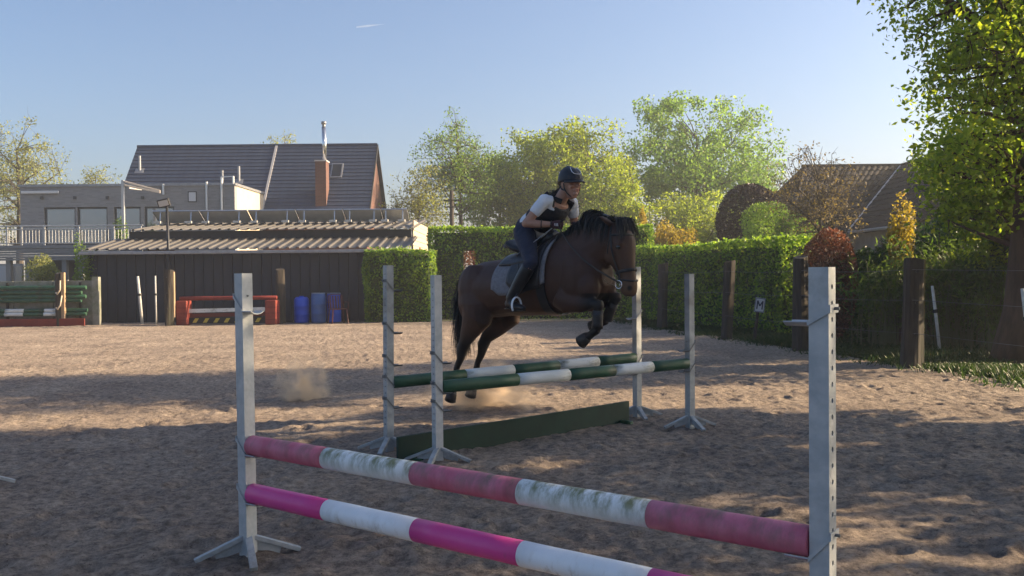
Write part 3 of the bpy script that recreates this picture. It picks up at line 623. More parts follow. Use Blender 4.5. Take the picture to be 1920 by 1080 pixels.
# head facing forward (+x), slightly to the horse's left
yaw = R(-16); cy, sy = math.cos(yaw), math.sin(yaw)
def hp(x, y, z): return (HEAD[0] + x * cy - y * sy, HEAD[1] + x * sy + y * cy, HEAD[2] + z)
hl = [(-.02, -.125, .030, .028), (.012, -.11, .046, .058), (.012, -.085, .056, .076), (.008, -.05, .064, .088), (.002, -.01, .072, .096), (-.004, .04, .076, .099), (-.006, .08, .068, .088), (-.006, .105, .042, .055)]
sk.tube([hp(a, 0, z) for a, z, w, d in hl], [(w, d) for a, z, w, d in hl], 20, (0, 1, 0))
sk.tube([hp(.090, 0, .018), hp(.112, 0, -.012), hp(.128, 0, -.036), hp(.104, 0, -.048)], [.009, .011, .015, .011], 10)    # nose
sk.sphere(hp(.078, 0, -.108), (.022, .024, .018)); sk.sphere(hp(.086, 0, -.076), (.016, .026, .015))                                                                # chin
for s in (-1, 1):
    sk.sphere(hp(.068, s * .036, -.040), (.024, .022, .022)); sk.sphere(hp(-.012, s * .076, -.018), (.02, .009, .032)); sk.sphere(hp(.084, s * .034, .024), (.014, .024, .008))
ARM = {-1: [np.array([1.315, -.165, 2.065]), np.array([1.195, -.285, 1.862]), np.array([1.375, -.145, 1.850]), HANDR], 1: [np.array([1.345, .165, 2.06]), np.array([1.29, .275, 1.85]), np.array([1.44, .135, 1.838]), HANDL]}
gl = {}
for s, (a, b, c, d) in ARM.items():
    sk.tube([a, lerp(a, b, .35), lerp(a, b, .8), b], [.050, .044, .038, .036], 14); sk.sphere(b, .037)
    sk.tube([b, lerp(b, c, .3), lerp(b, c, .75), c, lerp(c, d, .6)], [.036, .038, .030, .024, .026], 14)
    g_ = MB(); f = nrm(d - c); dn_ = np.array([0, 0, -1.0]); side_ = nrm(np.cross(f, dn_)) * 1.0; inn = np.array([0, -s, 0]) * 1.0
    inn = nrm(inn - f * (inn @ f)); dwn = nrm(np.cross(f, inn)); dwn = dwn if dwn[2] < 0 else -dwn
    for mb, e in ((sk, 0.0), (g_, .0022)):
        mb.tube([c, c + f * .03, c + f * .065, c + f * .085], [(.027 + e, .024 + e), (.034 + e, .023 + e), (.036 + e, .022 + e), (.03 + e, .018 + e)], 14, dwn)
        for k in range(4):                      # four fingers curled round the rein
            o0 = c + f * .078 + dwn * (-.027 + k * .018); L = (.042, .046, .043, .034)[k]
            p1 = o0 + f * L * .55 + inn * .010; p2 = p1 + inn * L * .62 - f * .012; p3 = p2 - f * L * .55 + inn * .004
            mb.tube([o0 - f * .012, o0, p1, p2, p3], [.0095 + e, .0098 + e, .0092 + e, .0085 + e, .007 + e], 8)
        th0 = c + f * .03 - dwn * .024; th1 = th0 + f * .034 + inn * .022 - dwn * .010; th2 = th1 + f * .03 + inn * .010 + dwn * .004
        mb.tube([th0, th1, th2], [.012 + e, .0105 + e, .008 + e], 8)
    gl[s] = g_
LEG = {-1: [np.array([.99, -.10, 1.815]), np.array([1.325, -.355, 1.515]), np.array([1.095, -.385, 1.195])], 1: [np.array([.99, .10, 1.815]), np.array([1.325, .355, 1.515]), np.array([1.095, .385, 1.195])]}
for s, (a, b, c) in LEG.items():
    sk.tube([a, lerp(a, b, .3), lerp(a, b, .75), b], [.088, .082, .062, .054], 16); sk.sphere(b, .054)
    sk.tube([b, lerp(b, c, .3), lerp(b, c, .75), c], [.052, .054, .040, .034], 14)
    sk.tube([c + np.array([-.035, 0, -.05]), c + np.array([.02, 0, -.045]), c + np.array([.10, s * .01, -.075]), c + np.array([.165, s * .015, -.08])], [(.028, .034), (.036, .036), (.038, .026), (.028, .018)], 12, (0, 1, 0))
pb = remeshed('body', sk, SKIN, rd, .005, 2)
def skin(co):
    x, y, z = co.T; c = np.tile(np.array([.40, .22, .155]), (len(co), 1))
    lx = (x - HEAD[0]) * cy + y * sy; lz = z - HEAD[2]; ly = y
    lip = smoothstep(.020, .008, np.sqrt((ly * .55) ** 2 + ((lz + .074) * 1.6) ** 2 + (np.maximum(.085 - lx, 0)) ** 2))[:, None]; c = c * (1 - lip * .8) + np.array([.30, .085, .075]) * lip * .8
    chk = smoothstep(.035, .01, np.sqrt((lx - .075) ** 2 + (np.abs(ly) - .045) ** 2 + (lz + .04) ** 2))[:, None] * .35; c = c * (1 - chk) + np.array([.42, .17, .13]) * chk
    return c
coat(pb, skin)
BRH_ = mat('dark_lashes', (.03, .02, .016), .6)
EW = mat('eye_white', (.6, .58, .55), .3); EB = mat('iris', (.03, .02, .012), .15)
for s in (-1, 1):
    m = MB(); m.sphere(hp(.0835, s * .033, .000), (.0105, .0150, .0085), 12, 8); e = m.build('eye', EW, rd, smooth=True)
    m = MB(); m.sphere(hp(.0915, s * .033 - .001, -.001), (.004, .0062, .0066), 10, 6); m.build('iris', EB, e, smooth=True)
    m = MB(); m.tube([hp(.092, s * .016, .022), hp(.094, s * .033, .026), hp(.082, s * .052, .020)], [.003, .004, .002], 6); m.build('eyebrow', HAIR, rd)
m = MB(); m.tube([hp(.088, -.022, -.076), hp(.100, -.009, -.072), hp(.1025, 0, -.0735), hp(.100, .009, -.072), hp(.088, .022, -.076)], [.001, .0045, .004, .0045, .001], 8); m.tube([hp(.088, -.021, -.079), hp(.100, 0, -.0835), hp(.088, .021, -.079)], [.001, .0052, .001], 8); m.build('lips', mat('lip_skin', (.30, .10, .085), .4), rd, smooth=True)
for s in (-1, 1):
    m = MB(); m.tube([hp(.084, s * .049, .002), hp(.0925, s * .040, .0085), hp(.0955, s * .030, .009), hp(.093, s * .019, .003)], [.0015, .003, .003, .0015], 6); m.build('eyelid', BRH_, rd, smooth=True)
# clothes
SHIRT = mat('white_cotton', (.62, .66, .72), .85, (.74, .77, .82), 9, bump=.9, bscale=22)
VEST = mat('black_body_protector', (.010, .012, .017), .75, (.018, .020, .028), 12, bump=.8, bscale=26)
BREE = mat('navy_breeches', (.012, .017, .036), .8, (.022, .028, .055), 10, bump=.9, bscale=20)
GLOV = mat('maroon_gloves', (.055, .020, .026), .7, bump=.2, bscale=80); BOOT = mat('black_boots', (.010, .010, .012), .32, (.018, .018, .02), 15, bump=.1, bscale=40)
m = MB(); m.tube([tors(.02), tors(.14), tors(.3), tors(.55), tors(.8), tors(.97), tors(1.03)], [(.160, .122), (.166, .130), (.158, .124), (.143, .113), (.160, .12), (.158, .095), (.10, .07)], 22, (0, 1, 0))
for s, (a, b, c, d) in ARM.items():
    m.tube([a + np.array([.03, -s * .06, -.01]), a, lerp(a, b, .3), lerp(a, b, .50), lerp(a, b, .58)], [.056, .062, .058, .054, .050], 16); m.sphere(a, .061)
remeshed('shirt', m, SHIRT, rd, .008, 6)
m = MB(); m.tube([tors(.27), tors(.31), tors(.45), tors(.72), tors(.92), tors(1.03)], [(.160, .128), (.168, .136), (.164, .136), (.172, .140), (.158, .120), (.105, .088)], 24, (0, 1, 0))
for s in (-1, 1):
    a = ARM[s][0]; m.tube([tors(.72, -.07) + np.array([0, s * .10, 0]), a + np.array([.045, -s * .05, .005]), a + np.array([-.005, -s * .045, .055]), tors(.72, .08) + np.array([0, s * .09, 0])], [(.042, .03), (.038, .028), (.038, .028), (.04, .03)], 12)
vest = remeshed('vest', m, VEST, rd, .009, 4)
m = MB(); c0 = NECK0 + np.array([.012, 0, .012]); m.tube([c0 + np.array([.078 * math.cos(t), .082 * math.sin(t), .018 - .035 * math.cos(t)]) for t in np.linspace(.6, 2 * math.pi - .6, 22)], [(.024, .010)] * 22, 8, (.4, 0, 1)); m.build('collar', VEST, vest, smooth=True)
m = MB(); m.tube([tors(.30, -.142) , tors(.6, -.146), tors(.9, -.118)], .004, 6); m.build('zip', STEEL, vest)
m = MB(); m.tube([tors(-.20), tors(-.12), tors(-.02), tors(.06), tors(.10)], [(.115, .085), (.155, .118), (.168, .132), (.163, .128), (.160, .124)], 22, (0, 1, 0))
for s, (a, b, c) in LEG.items():
    m.tube([a, lerp(a, b, .15), lerp(a, b, .4), lerp(a, b, .75), b, lerp(b, c, .22)], [.100, .104, .094, .074, .064, .058], 18); m.sphere(b, .064)
remeshed('breeches', m, BREE, rd, .009, 4)
for s, (a, b, c) in LEG.items():
    m = MB(); m.tube([lerp(b, c, .12), lerp(b, c, .3), lerp(b, c, .55), lerp(b, c, .85), c, c + np.array([.005, 0, -.04])], [.061, .063, .058, .048, .045, .042], 18)
    m.tube([c + np.array([-.045, 0, -.055]), c + np.array([.015, 0, -.048]), c + np.array([.09, s * .012, -.072]), c + np.array([.165, s * .02, -.082]), c + np.array([.195, s * .02, -.085])], [(.033, .036), (.043, .042), (.045, .034), (.036, .025), (.02, .014)], 14, (0, 1, 0))
    bt = remeshed('boot', m, BOOT, rd, .007, 3)
    m = MB(); m.tube([c + np.array([-.05, 0, -.092]), c + np.array([.02, 0, -.092]), c + np.array([.10, s * .012, -.105]), c + np.array([.19, s * .02, -.103])], [(.030, .007), (.034, .007), (.042, .006), (.024, .005)], 12, (0, 1, 0)); m.build('sole', M['rubber'], bt, smooth=True)
    m = MB(); pts = [lerp(b, c, .14), lerp(b, c, .5), lerp(b, c, .9)]; off = np.array([-.058, s * .03, 0]); m.tube([np.array(pts[0]) + off, np.array(pts[1]) + off * .98, np.array(pts[2]) + off * .75], .004, 6); m.build('boot_zip', STEEL, bt)
for s in (-1, 1):
    g_ = remeshed('glove', gl[s], GLOV, rd, .004, 2)
    a, b, c, d = ARM[s]; m = MB(); t_ = np.linspace(0, 2 * math.pi, 13); f = nrm(c - b); u = nrm(np.cross(f, (0, 0, 1))); v = np.cross(f, u)
    m.tube([c + u * .028 * math.cos(t) + v * .028 * math.sin(t) for t in t_], .007, 6, cap=False); m.build('cuff', M['black'], g_)
    m = MB()
    for k in range(3): m.beam(c + f * (.05 + k * .012) + np.array([0, s * .026, .012]), c + f * (.055 + k * .012) + np.array([0, s * .030, -.012]), .004, .003)
    m.build('glove_grip', WHT, g_)
m = MB(); b, c = ARM[-1][1], ARM[-1][2]; q = np.array(lerp(b, c, .62)); f = nrm(c - b); u = nrm(np.cross(f, (0, 0, 1))); v = np.cross(f, u); m.tube([q + u * .034 * math.cos(t) + v * .034 * math.sin(t) for t in np.linspace(0, 6.283, 15)], .005, 6, cap=False); m.build('wristband', M['black'], rd)
# helmet
HEL = mat('helmet_shell', (.012, .014, .02), .5, (.018, .02, .028), 60, bump=.08, bscale=300)
m = MB(); rings = []
for j, t in enumerate(np.linspace(0, 1, 9)):
    z = .004 + .138 * t; k = math.sqrt(max(0, 1 - (t * .985) ** 2.7)); rings.append([hp(-.008 + .132 * k * math.cos(a) * (1.0 if math.cos(a) > 0 else .98), .103 * k * math.sin(a), z - .022 * max(0, -math.cos(a)) * (1 - t) - .012 * t * math.cos(a)) for a in np.linspace(0, 2 * math.pi, 29)[:-1]])
m.loft(rings); hel = m.build('helmet', HEL, rd, smooth=True)
m = MB(); ang = np.linspace(-1.15, 1.15, 15); inner = [hp(-.008 + .128 * math.cos(a), .10 * math.sin(a), .012) for a in ang]; outer = [hp(-.008 + (.128 + .058 * math.cos(a * 1.25) ** .7) * math.cos(a), (.10 + .012) * math.sin(a), -.010) for a in ang]
top = [(np.array(p) + np.array([0, 0, .006])) for p in inner + outer[::-1]]; bot = [(np.array(p) - np.array([0, 0, .004])) for p in inner + outer[::-1]]
n_ = len(inner); fs = []
for k in range(n_ - 1):
    fs.append((k, k + 1, 2 * n_ - 2 - k, 2 * n_ - 1 - k)); fs.append(tuple(2 * n_ + q for q in (k, k + 1, 2 * n_ - 2 - k, 2 * n_ - 1 - k)))
N2 = 2 * n_
for k in range(N2): fs.append((k, (k + 1) % N2, N2 + (k + 1) % N2, N2 + k))
m.add(top + bot, fs); m.build('visor', HEL, hel, smooth=True)
def on_helmet(a, t, e=.004):
    z = .004 + .138 * t; k = math.sqrt(max(0, 1 - (t * .985) ** 2.7)); return hp(-.008 + (.132 * k + e) * math.cos(a), (.103 * k + e) * math.sin(a), z - .012 * t * math.cos(a) + e * .6)
pts = [on_helmet(a, t) for a, t in ((-.62, .93), (-.60, .80), (-.52, .62), (-.38, .50), (-.18, .45), (0, .44), (.18, .45), (.38, .50), (.52, .62), (.60, .80), (.62, .93))]
m = MB(); m.tube(pts, [(.0045, .003)] * len(pts), 6); m.build('helmet_trim', mat('silver_trim', (.75, .76, .80), .3, metallic=.4), hel, smooth=True)
for s in (-1, 1):
    m = MB(); m.tube([hp(.02, s * .088, -.012), hp(.02, s * .080, -.06), hp(.032, s * .062, -.10), hp(.045, s * .03, -.128), hp(.048, 0, -.133)], [(.008, .003)] * 5, 6, (1, 0, 0)); m.build('chin_strap', M['black'], hel)
    m = MB(); m.tube([hp(-.06, s * .085, -.02), hp(-.02, s * .084, -.06), hp(.022, s * .078, -.075)], [(.007, .003)] * 3, 6, (1, 0, 0)); m.build('back_strap', M['black'], hel)
BRH = mat('brown_hair', (.025, .015, .010), .45, spec=.5)
def hair_fn(p, r, i):
    e = np.array([-.15, .0, -.03]) * r.uniform(.5, 1.2); return np.array([p + e * t + np.array([-.01 * t, r.normal(0, .02) * t, r.normal(0, .02) * t - .03 * math.sin(t * 3)]) for t in np.linspace(0, 1, 6)])
strands('hair', [np.array(hp(-.095, rr.normal(0, .028), -.055 + rr.normal(0, .014))) for _ in range(260)], hair_fn, BRH, rd, .004, seed=12)
m = MB(); m.sphere(hp(-.075, 0, -.045), (.045, .066, .045)); m.build('hair_bun', BRH, rd, smooth=True)
# riding whip
q = np.array([HP[0], HP[1], 0]); wh = empty('riding_whip', q, HD, 'thin grey riding whip held in the right glove, pointing back and down', 'whip')
m = MB(); a, b = HANDR + np.array([.03, .015, .03]), np.array([1.125, -.33, 1.585]); m.tube([a, lerp(a, b, .25), lerp(a, b, 1)], [.006, .005, .003], 8); m.build('shaft', mat('whip_grey', (.30, .31, .33), .5), wh)
m = MB(); m.tube([a - (b - a) * .04, lerp(a, b, .2)], .009, 8); m.build('grip', M['rubber'], wh)
# ================================================================== BUILDINGS
def zy(px, py, Y): return float(atY(px, py, Y)[2])
def xy(px, Y, py=500): return float(atY(px, py, Y)[0])
BLK = mat('black_steel_cladding', (.017, .021, .033), .6, (.025, .030, .045), 3, bump=.04, bscale=30, stain=(.045, .038, .034), sscale=1.2, slo=.56, shi=.85)
ROOFS = mat('grey_brown_roof_sheet', (.085, .08, .073), .5, (.13, .12, .108), 2.5, metallic=.25, bump=.05, bscale=30, stain=(.12, .11, .09), sscale=1.4, slo=.5, shi=.75)
GUT = mat('zinc_gutter', (.24, .25, .27), .45, (.32, .33, .35), 6, metallic=.5)
DARK = mat('dark_fascia', (.02, .021, .024), .6)
# ---- the low black shed with two stepped roofs
YS = 28.6
x0, x1 = xy(166, YS, 600), xy(762, YS, 470); H1 = zy(450, 470, YS)
shed = empty('shed', ((x0 + x1) / 2, YS, 0), 0, 'long low black clad shed with stepped sheet roof at the back of the arena', 'shed')
ox, oy = (x0 + x1) / 2, YS
pw = (x1 - x0) / 33
pm = MB(); pm.bb((.006, 0, 0), (pw - .006, .03, H1)); pm.bb((pw * .94, -.022, 0), (pw - .006, -.0005, H1)); pmesh = pm.mesh('wall_panel', BLK)
for i in range(33):
    o = link('wall_panel', pmesh, shed); o.location = (x0 + i * pw - ox, 0, 0)
m = MB(); m.bb((x0 - ox, .045, 0), (x1 - ox, 7.6, H1 - .02)); m.build('wall', DARK, shed)
# roofs: ribbed sheets
def roof_sheets(parent, xa, xb, ya, za, yb, zb, n, name='roof_sheet', mt=None):
    w = (xb - xa) / n; m = MB(); dy, dz = yb - ya, zb - za; t = .004
    prof_ = [(0, 0), (w * .55, 0), (w * .64, .045), (w * .84, .045), (w * .93, 0), (w, 0)]
    top = [(x, 0, z) for x, z in prof_]; V = top + [(x, dy, z + dz) for x, _, z in top]; k = len(top)
    V += [(x, y, z - .012) for x, y, z in V]; fs = []
    for i in range(k - 1): fs += [(i, i + 1, k + i + 1, k + i), (2 * k + i, 3 * k + i, 3 * k + i + 1, 2 * k + i + 1), (i, 2 * k + i, 2 * k + i + 1, i + 1), (k + i, k + i + 1, 3 * k + i + 1, 3 * k + i)]
    m.add(V, fs); me_ = m.mesh(name, mt or ROOFS)
    for i in range(n):
        o = link(name, me_, parent); o.location = (xa + i * w - ox, ya - oy, za)
YR1, ZR1 = 30.6, zy(500, 447, 30.6)
roof_sheets(shed, x0 - .1, x1 + .15, YS - .28, H1 + .05, YR1, ZR1, 33)
x0b, x1b = xy(245, YR1), xy(772, YR1); ZC = zy(500, 432, YR1)
m = MB(); m.bb((x0b - ox, YR1 - oy - .05, ZR1 - .3), (x1b - ox, YR1 - oy + .05, ZC)); m.build('clerestory_wall', DARK, shed)
YR2 = 35.0; ZR2 = zy(690, 414, YR2)
roof_sheets(shed, x0b - .05, x1b + .1, YR1 - .2, ZC + .02, YR2, ZR2, 30)
m = MB(); m.bb((x0 - ox - .1, -.40, H1 - .10), (x1 - ox + .1, -.29, H1 + .0)); m.build('gutter', GUT, shed, bevel=.02)
# timber gable end on the right
WOODC = mat('pale_board_cladding', (.42, .34, .25), .8, (.52, .43, .32), 6, bump=.1, stretch=(1, 1, 8))
gx = x1b - ox + .02
ncl = 9; zlo, zhi = 1.7, zy(800, 418, 33)
for i in range(ncl):
    za = zlo + (zhi - zlo) * i / ncl; zb = zlo + (zhi - zlo) * (i + 1) / ncl - .012
    yb = YR2 - oy + .4; m = MB(); m.bb((gx - .03, YR1 - oy + .1 + max(0, (za - 2.4)) * .5, za), (gx + .02 + .01 * (i % 2), yb + .6, zb)); m.build('cladding_board', WOODC, shed)
m = MB(); m.bb((gx + .03, 32.6 - oy, 1.9), (gx + .05, 33.0 - oy, 2.35)); m.build('vent_hatch', mat('rust_brown', (.16, .06, .03), .8), shed)
m = MB(); m.tube([(x1 - ox - .05, -.345, H1 - .05), (x1 - ox - .05, -.3, H1 - .4), (x1 - ox - .05, -.06, H1 - .5), (x1 - ox - .05, -.06, .1)], .04, 10); m.build('downpipe', GUT, shed, smooth=True)

# ---- solar panels seen from behind
BACK = mat('panel_backsheet', (.60, .60, .59), .5, (.68, .68, .66), 4); ALU = mat('aluminium', (.55, .56, .57), .35, metallic=.7); BALL = mat('concrete_ballast', (.50, .47, .42), .9, (.60, .57, .5), 8)
edges = [288, 377, 467, 557, 645, 716, 766]
Yp = 33.0; names = ['first solar panel counted from the house terrace', 'second solar panel counted from the terrace', 'third solar panel counted from the terrace', 'fourth solar panel, in front of the brick chimney', 'fifth solar panel counted from the terrace', 'narrow last solar panel at the gable end of the shed']
for i in range(6):
    xa, xb = xy(edges[i], Yp), xy(edges[i + 1], Yp); zt = zy(500, 394, Yp - .1); zb = zy(500, 424, Yp + .9) ; xm = (xa + xb) / 2; w = xb - xa - .04
    zr = ZC + .02 + (ZR2 - ZC) * (Yp - YR1 + .2) / (YR2 - YR1 + .2)
    sp = empty('solar_panel', (xm, Yp, zr), 0, names[i] + ', grey back showing', 'solar panel', 'solar panels on the shed roof')
    a = np.array([0, -.12, zt - zr]); b = np.array([0, .62, max(.12, zb - zr + .02)])
    d = nrm(b - a); nn_ = np.cross((1, 0, 0), d); L = np.linalg.norm(b - a)
    Mx = np.stack([np.array([1, 0, 0]), d, nn_], 1)
    m = MB(); m.box((a + b) / 2, (w - .05, L - .05, .012), Mx); m.build('backsheet', BACK, sp)
    for q0, q1 in ((a, a + d * .035), (b - d * .035, b)):
        m = MB(); m.box((q0 + q1) / 2, (w, .04, .04), Mx); m.build('frame_rail', ALU, sp)
    for s in (-1, 1):
        m = MB(); m.box((a + b) / 2 + np.array([s * (w / 2 - .018), 0, 0]), (.036, L - .085, .04), Mx); m.build('frame_rail', ALU, sp)
        m = MB(); m.beam(np.array([s * w * .33, -.14, .03]), a + d * .1 + np.array([s * w * .33, -.03, 0]), .035, .035); m.beam(np.array([s * w * .33, -.2, .06]), np.array([s * w * .33, .6, .09]), .04, .03); m.build('strut', ALU, sp)
        m = MB(); m.bb((s * w * .33 - .14, -.38, .045), (s * w * .33 + .10, -.20, .125)); m.build('ballast_block', BALL, sp)

# ---- the house with dark tiled roof
TILE = mat('dark_roof_tile', (.024, .038, .072), .5, (.036, .054, .095), 5, bump=.05, bscale=30, stain=(.06, .06, .055), sscale=6, slo=.62, shi=.8)
def brick_mat(name, c1, c2, cm, sc=1.0, off=(0, 0, 0)):
    m = bpy.data.materials.new(name); m.use_nodes = True; nt = m.node_tree; b = nt.nodes['Principled BSDF']
    tc = nt.nodes.new('ShaderNodeTexCoord'); sep = nt.nodes.new('ShaderNodeSeparateXYZ'); nt.links.new(tc.outputs['Object'], sep.inputs[0])
    ad = nt.nodes.new('ShaderNodeMath'); ad.operation = 'ADD'; nt.links.new(sep.outputs[0], ad.inputs[0]); nt.links.new(sep.outputs[1], ad.inputs[1])
    cb = nt.nodes.new('ShaderNodeCombineXYZ'); nt.links.new(ad.outputs[0], cb.inputs[0]); nt.links.new(sep.outputs[2], cb.inputs[1])
    br_ = nt.nodes.new('ShaderNodeTexBrick'); nt.links.new(cb.outputs[0], br_.inputs[0]); br_.inputs['Scale'].default_value = sc
    br_.inputs['Brick Width'].default_value = .22; br_.inputs['Row Height'].default_value = .065; br_.inputs['Mortar Size'].default_value = .006
    br_.inputs['Color1'].default_value = (*c1, 1); br_.inputs['Color2'].default_value = (*c2, 1); br_.inputs['Mortar'].default_value = (*cm, 1)
    nt.links.new(br_.outputs[0], b.inputs['Base Color']); b.inputs['Roughness'].default_value = .85
    bp = nt.nodes.new('ShaderNodeBump'); bp.inputs['Strength'].default_value = .3; bp.inputs['Distance'].default_value = .01; bp.invert = True
    nt.links.new(br_.outputs['Fac'], bp.inputs['Height']); nt.links.new(bp.outputs[0], b.inputs['Normal']); return m
REDB = brick_mat('red_brick', (.135, .052, .038), (.10, .04, .031), (.12, .095, .085)); GREYB = brick_mat('grey_brick', (.26, .26, .265), (.21, .21, .215), (.245, .245, .245))
CREAM = mat('cream_render', (.50, .42, .31), .85, (.56, .48, .36), 3, bump=.05)
YH = 45.0; XL, XR = xy(258, YH, 279), xy(707, YH, 271); ZRg = zy(480, 275, YH); slope = math.tan(R(50)); ZE = zy(480, 402, 42.0); dYr = (ZRg - ZE) / slope
house = empty('house', ((XL + XR) / 2, YH, 0), 0, 'brick house with steep dark tiled roof and tall steel flue', 'house'); hx = (XL + XR) / 2
m = MB(); pl = [(-dYr + .15, 0), (dYr + .6, 0), (dYr + .6, ZE), (0, ZRg - .12), (-dYr + .15, ZE)]; m.prism(pl, 0, XL - hx + .25, XR - hx - .12); m.build('wall', REDB, house)
NC = 19
roofp = MB(); rf = roofp
LS = math.hypot(dYr, ZRg - ZE); cs, sn = dYr / LS, (ZRg - ZE) / LS
cm = MB(); cl = LS / NC; Lx = XR - XL
cm.box((0, 0, 0), (Lx, cl * 1.14, .06)); cmesh = cm.mesh('tile_course', TILE)
for i in range(NC):                              # each course of tiles laps over the one below
    s = (i + .5) * cl; o = link('tile_course', cmesh, house); o.location = (0, -dYr + s * cs, ZE + s * sn + .03); o.rotation_euler = (math.atan2(sn, cs) - R(5.5), 0, 0)
rb = MB(); rb.beam((XL - hx, dYr + .7, ZE - .7), (XL - hx + Lx, dYr + .7, ZE - .7), .02, .02); 
m = MB(); m.add([(XL - hx, .02, ZRg + .02), (XR - hx, .02, ZRg + .02), (XR - hx, dYr + .75, ZE - .35), (XL - hx, dYr + .75, ZE - .35), (XL - hx, .02, ZRg - .08), (XR - hx, .02, ZRg - .08), (XR - hx, dYr + .75, ZE - .45), (XL - hx, dYr + .75, ZE - .45)], [(0, 1, 2, 3), (7, 6, 5, 4), (0, 4, 5, 1), (1, 5, 6, 2), (2, 6, 7, 3), (3, 7, 4, 0)]); m.build('rear_roof', TILE, house)
m = MB(); m.tube([(XL - hx - .01, 0, ZRg + .05), (XR - hx + .01, 0, ZRg + .05)], .075, 8); m.build('ridge', TILE, house)
VER = mat('pale_verge_trim', (.45, .43, .42), .7)
for xx_ in (XR - hx + .03,):
    m = MB(); m.beam((xx_, -dYr - .0, ZE + .0), (xx_, 0, ZRg + .02), .05, .12); m.beam((xx_, 0, ZRg + .02), (xx_, dYr + .7, ZE - .35), .05, .12); m.build('verge', DARK, house)
xt = xy(519, YH, 277) - hx; m = MB(); m.beam((xt, -dYr, ZE + .09), (xt, 0, ZRg + .09), .11, .05); m.build('party_wall_capping', VER, house)
# chimney with steel flue
Yc = 42.7; xa, xb = xy(596, Yc), xy(621, Yc); zc0, zc1 = 3.2, zy(608, 304, Yc)
m = MB(); m.bb((xa - hx, Yc - YH - .35, zc0), (xb - hx - .12, Yc - YH + .35, zc1)); ch = m.build('chimney', REDB, house)
m = MB(); m.bb((xa - hx - .03, Yc - YH - .38, zc1 + .002), (xb - hx - .09, Yc - YH + .38, zc1 + .06)); m.build('chimney_cap', VER, ch)
fx_ = xy(609, Yc, 300) - hx; zf = zy(607, 228, Yc)
m = MB(); m.tube([(fx_, Yc - YH, zc1 + .06), (fx_ - .03, Yc - YH, zf - .25)], .10, 16); m.build('flue', mat('bright_steel', (.62, .64, .66), .22, metallic=.95), ch, smooth=True)
m = MB(); m.tube([(fx_ - .03, Yc - YH, zf - .26), (fx_ - .03, Yc - YH, zf - .10)], .075, 12); m.tube([(fx_ - .03, Yc - YH, zf - .12), (fx_ - .03, Yc - YH, zf)], .115, 16); m.build('flue_cowl', GUT, ch, smooth=True)
# roof window
def on_roof(px, py):
    r = ray(px, py); a = np.array([0, -dYr + YH, ZE]); n_ = np.array([0, -sn, cs]); t_ = ((a - CAM) @ n_) / (r @ n_); return CAM + r * t_ - np.array([hx, YH, 0])
c = on_roof(632, 322); Mr = np.stack([np.array([1, 0, 0]), np.array([0, cs, sn]), np.array([0, -sn, cs])], 1)
m = MB(); m.box(c + Mr[:, 2] * .07, (.55, .95, .06), Mr); rw = m.build('roof_window', GUT, house)
m = MB(); m.box(c + Mr[:, 2] * .104, (.42, .80, .012), Mr); m.build('pane', mat('dark_glass', (.012, .015, .02), .06, spec=.8), rw)
for px_, py_ in ((262, 322), (448, 342), (417, 350)):
    c = on_roof(px_, py_); m = MB(); m.box(c + Mr[:, 2] * .04, (.4, .3, .05), Mr); m.tube([c, c + np.array([0, 0, .75])], .06, 10); m.build('vent_pipe', GUT, house)
# ---- flat-roofed grey brick extension with terrace
YE = 38.0; Xa, Xb = xy(38, YE, 400), xy(440, YE, 380); ZT = zy(260, 349, YE); ZF = zy(150, 459, YE)
ext = empty('house_extension', ((Xa + Xb) / 2, YE, 0), 0, 'flat roofed grey brick extension with wide windows above a terrace', 'building'); ex = (Xa + Xb) / 2
GLASS = mat('window_glass', (.30, .33, .37), .05, metallic=.7); FRAME = mat('anthracite_frame', (.05, .055, .062), .5)
wins = [(84, 143), (146, 203), (215, 265), (272, 328)]
zwt, zwb = zy(200, 388, YE), ZF + .05
cuts = [(xy(a, YE) - ex, xy(b, YE) - ex) for a, b in wins]
D = 4.4
def wall_seg(xa_, xb_, za_, zb_): 
    mm = MB(); mm.bb((xa_, 0, za_), (xb_, .3, zb_)); return mm
e0 = Xa - ex; e1 = Xb - ex
m = MB(); m.bb((e0, 0, zwt), (e1, .3, ZT)); prev = e0
for a, b in cuts + [(e1, None)]:
    m.bb((prev, 0.001, ZF - .3), (a, .299, zwt - .001)); prev = b
m.bb((e0, .302, ZF - .3), (e0 + .3, D, ZT - .002)); m.build('wall', GREYB, ext)
m = MB(); m.bb((e1 - .3, .302, 1.0), (e1, D, ZT - .002)); m.build('side_wall', CREAM, ext)
m = MB(); m.bb((e0 - .06, -.06, ZT), (e1 + .06, D + .05, ZT + .10)); m.build('roof_edge', GUT, ext)
m = MB(); m.bb((e0 + .3, .305, ZF), (e1 - .3, D - .1, ZF + .05)); m.bb((e0 + .3, D - .1, ZF), (e1 - .3, D, ZT - .05)); m.build('interior', mat('dark_grey_interior', (.10, .095, .09), .9), ext)  # floor and rear wall inside, evenly dark grey
for a, b in cuts:
    f = MB()
    for q in ((a, zwb - .1, a + .07, zwt), (b - .07, zwb - .1, b, zwt), (a + .07, zwt - .07, b - .07, zwt), (a + .07, zwb - .1, b - .07, zwb)): f.bb((q[0], .08, q[1]), (q[2], .16, q[3] - .002))
    w_ = f.build('window', FRAME, ext); p = MB(); p.bb((a + .07, .11, zwb), (b - .07, .125, zwt - .07)); p.build('pane', GLASS, w_)
c = atY(361, 369, YE); m = MB(); m.bb((c[0] - ex - .18, -.03, c[2] - .22), (c[0] - ex + .18, -.002, c[2] + .22)); sw = m.build('small_window', FRAME, ext)
m = MB(); m.bb((c[0] - ex - .14, -.04, c[2] - .18), (c[0] - ex + .14, -.031, c[2] + .18)); m.build('pane', mat('frosted_pane', (.55, .56, .58), .4), sw)
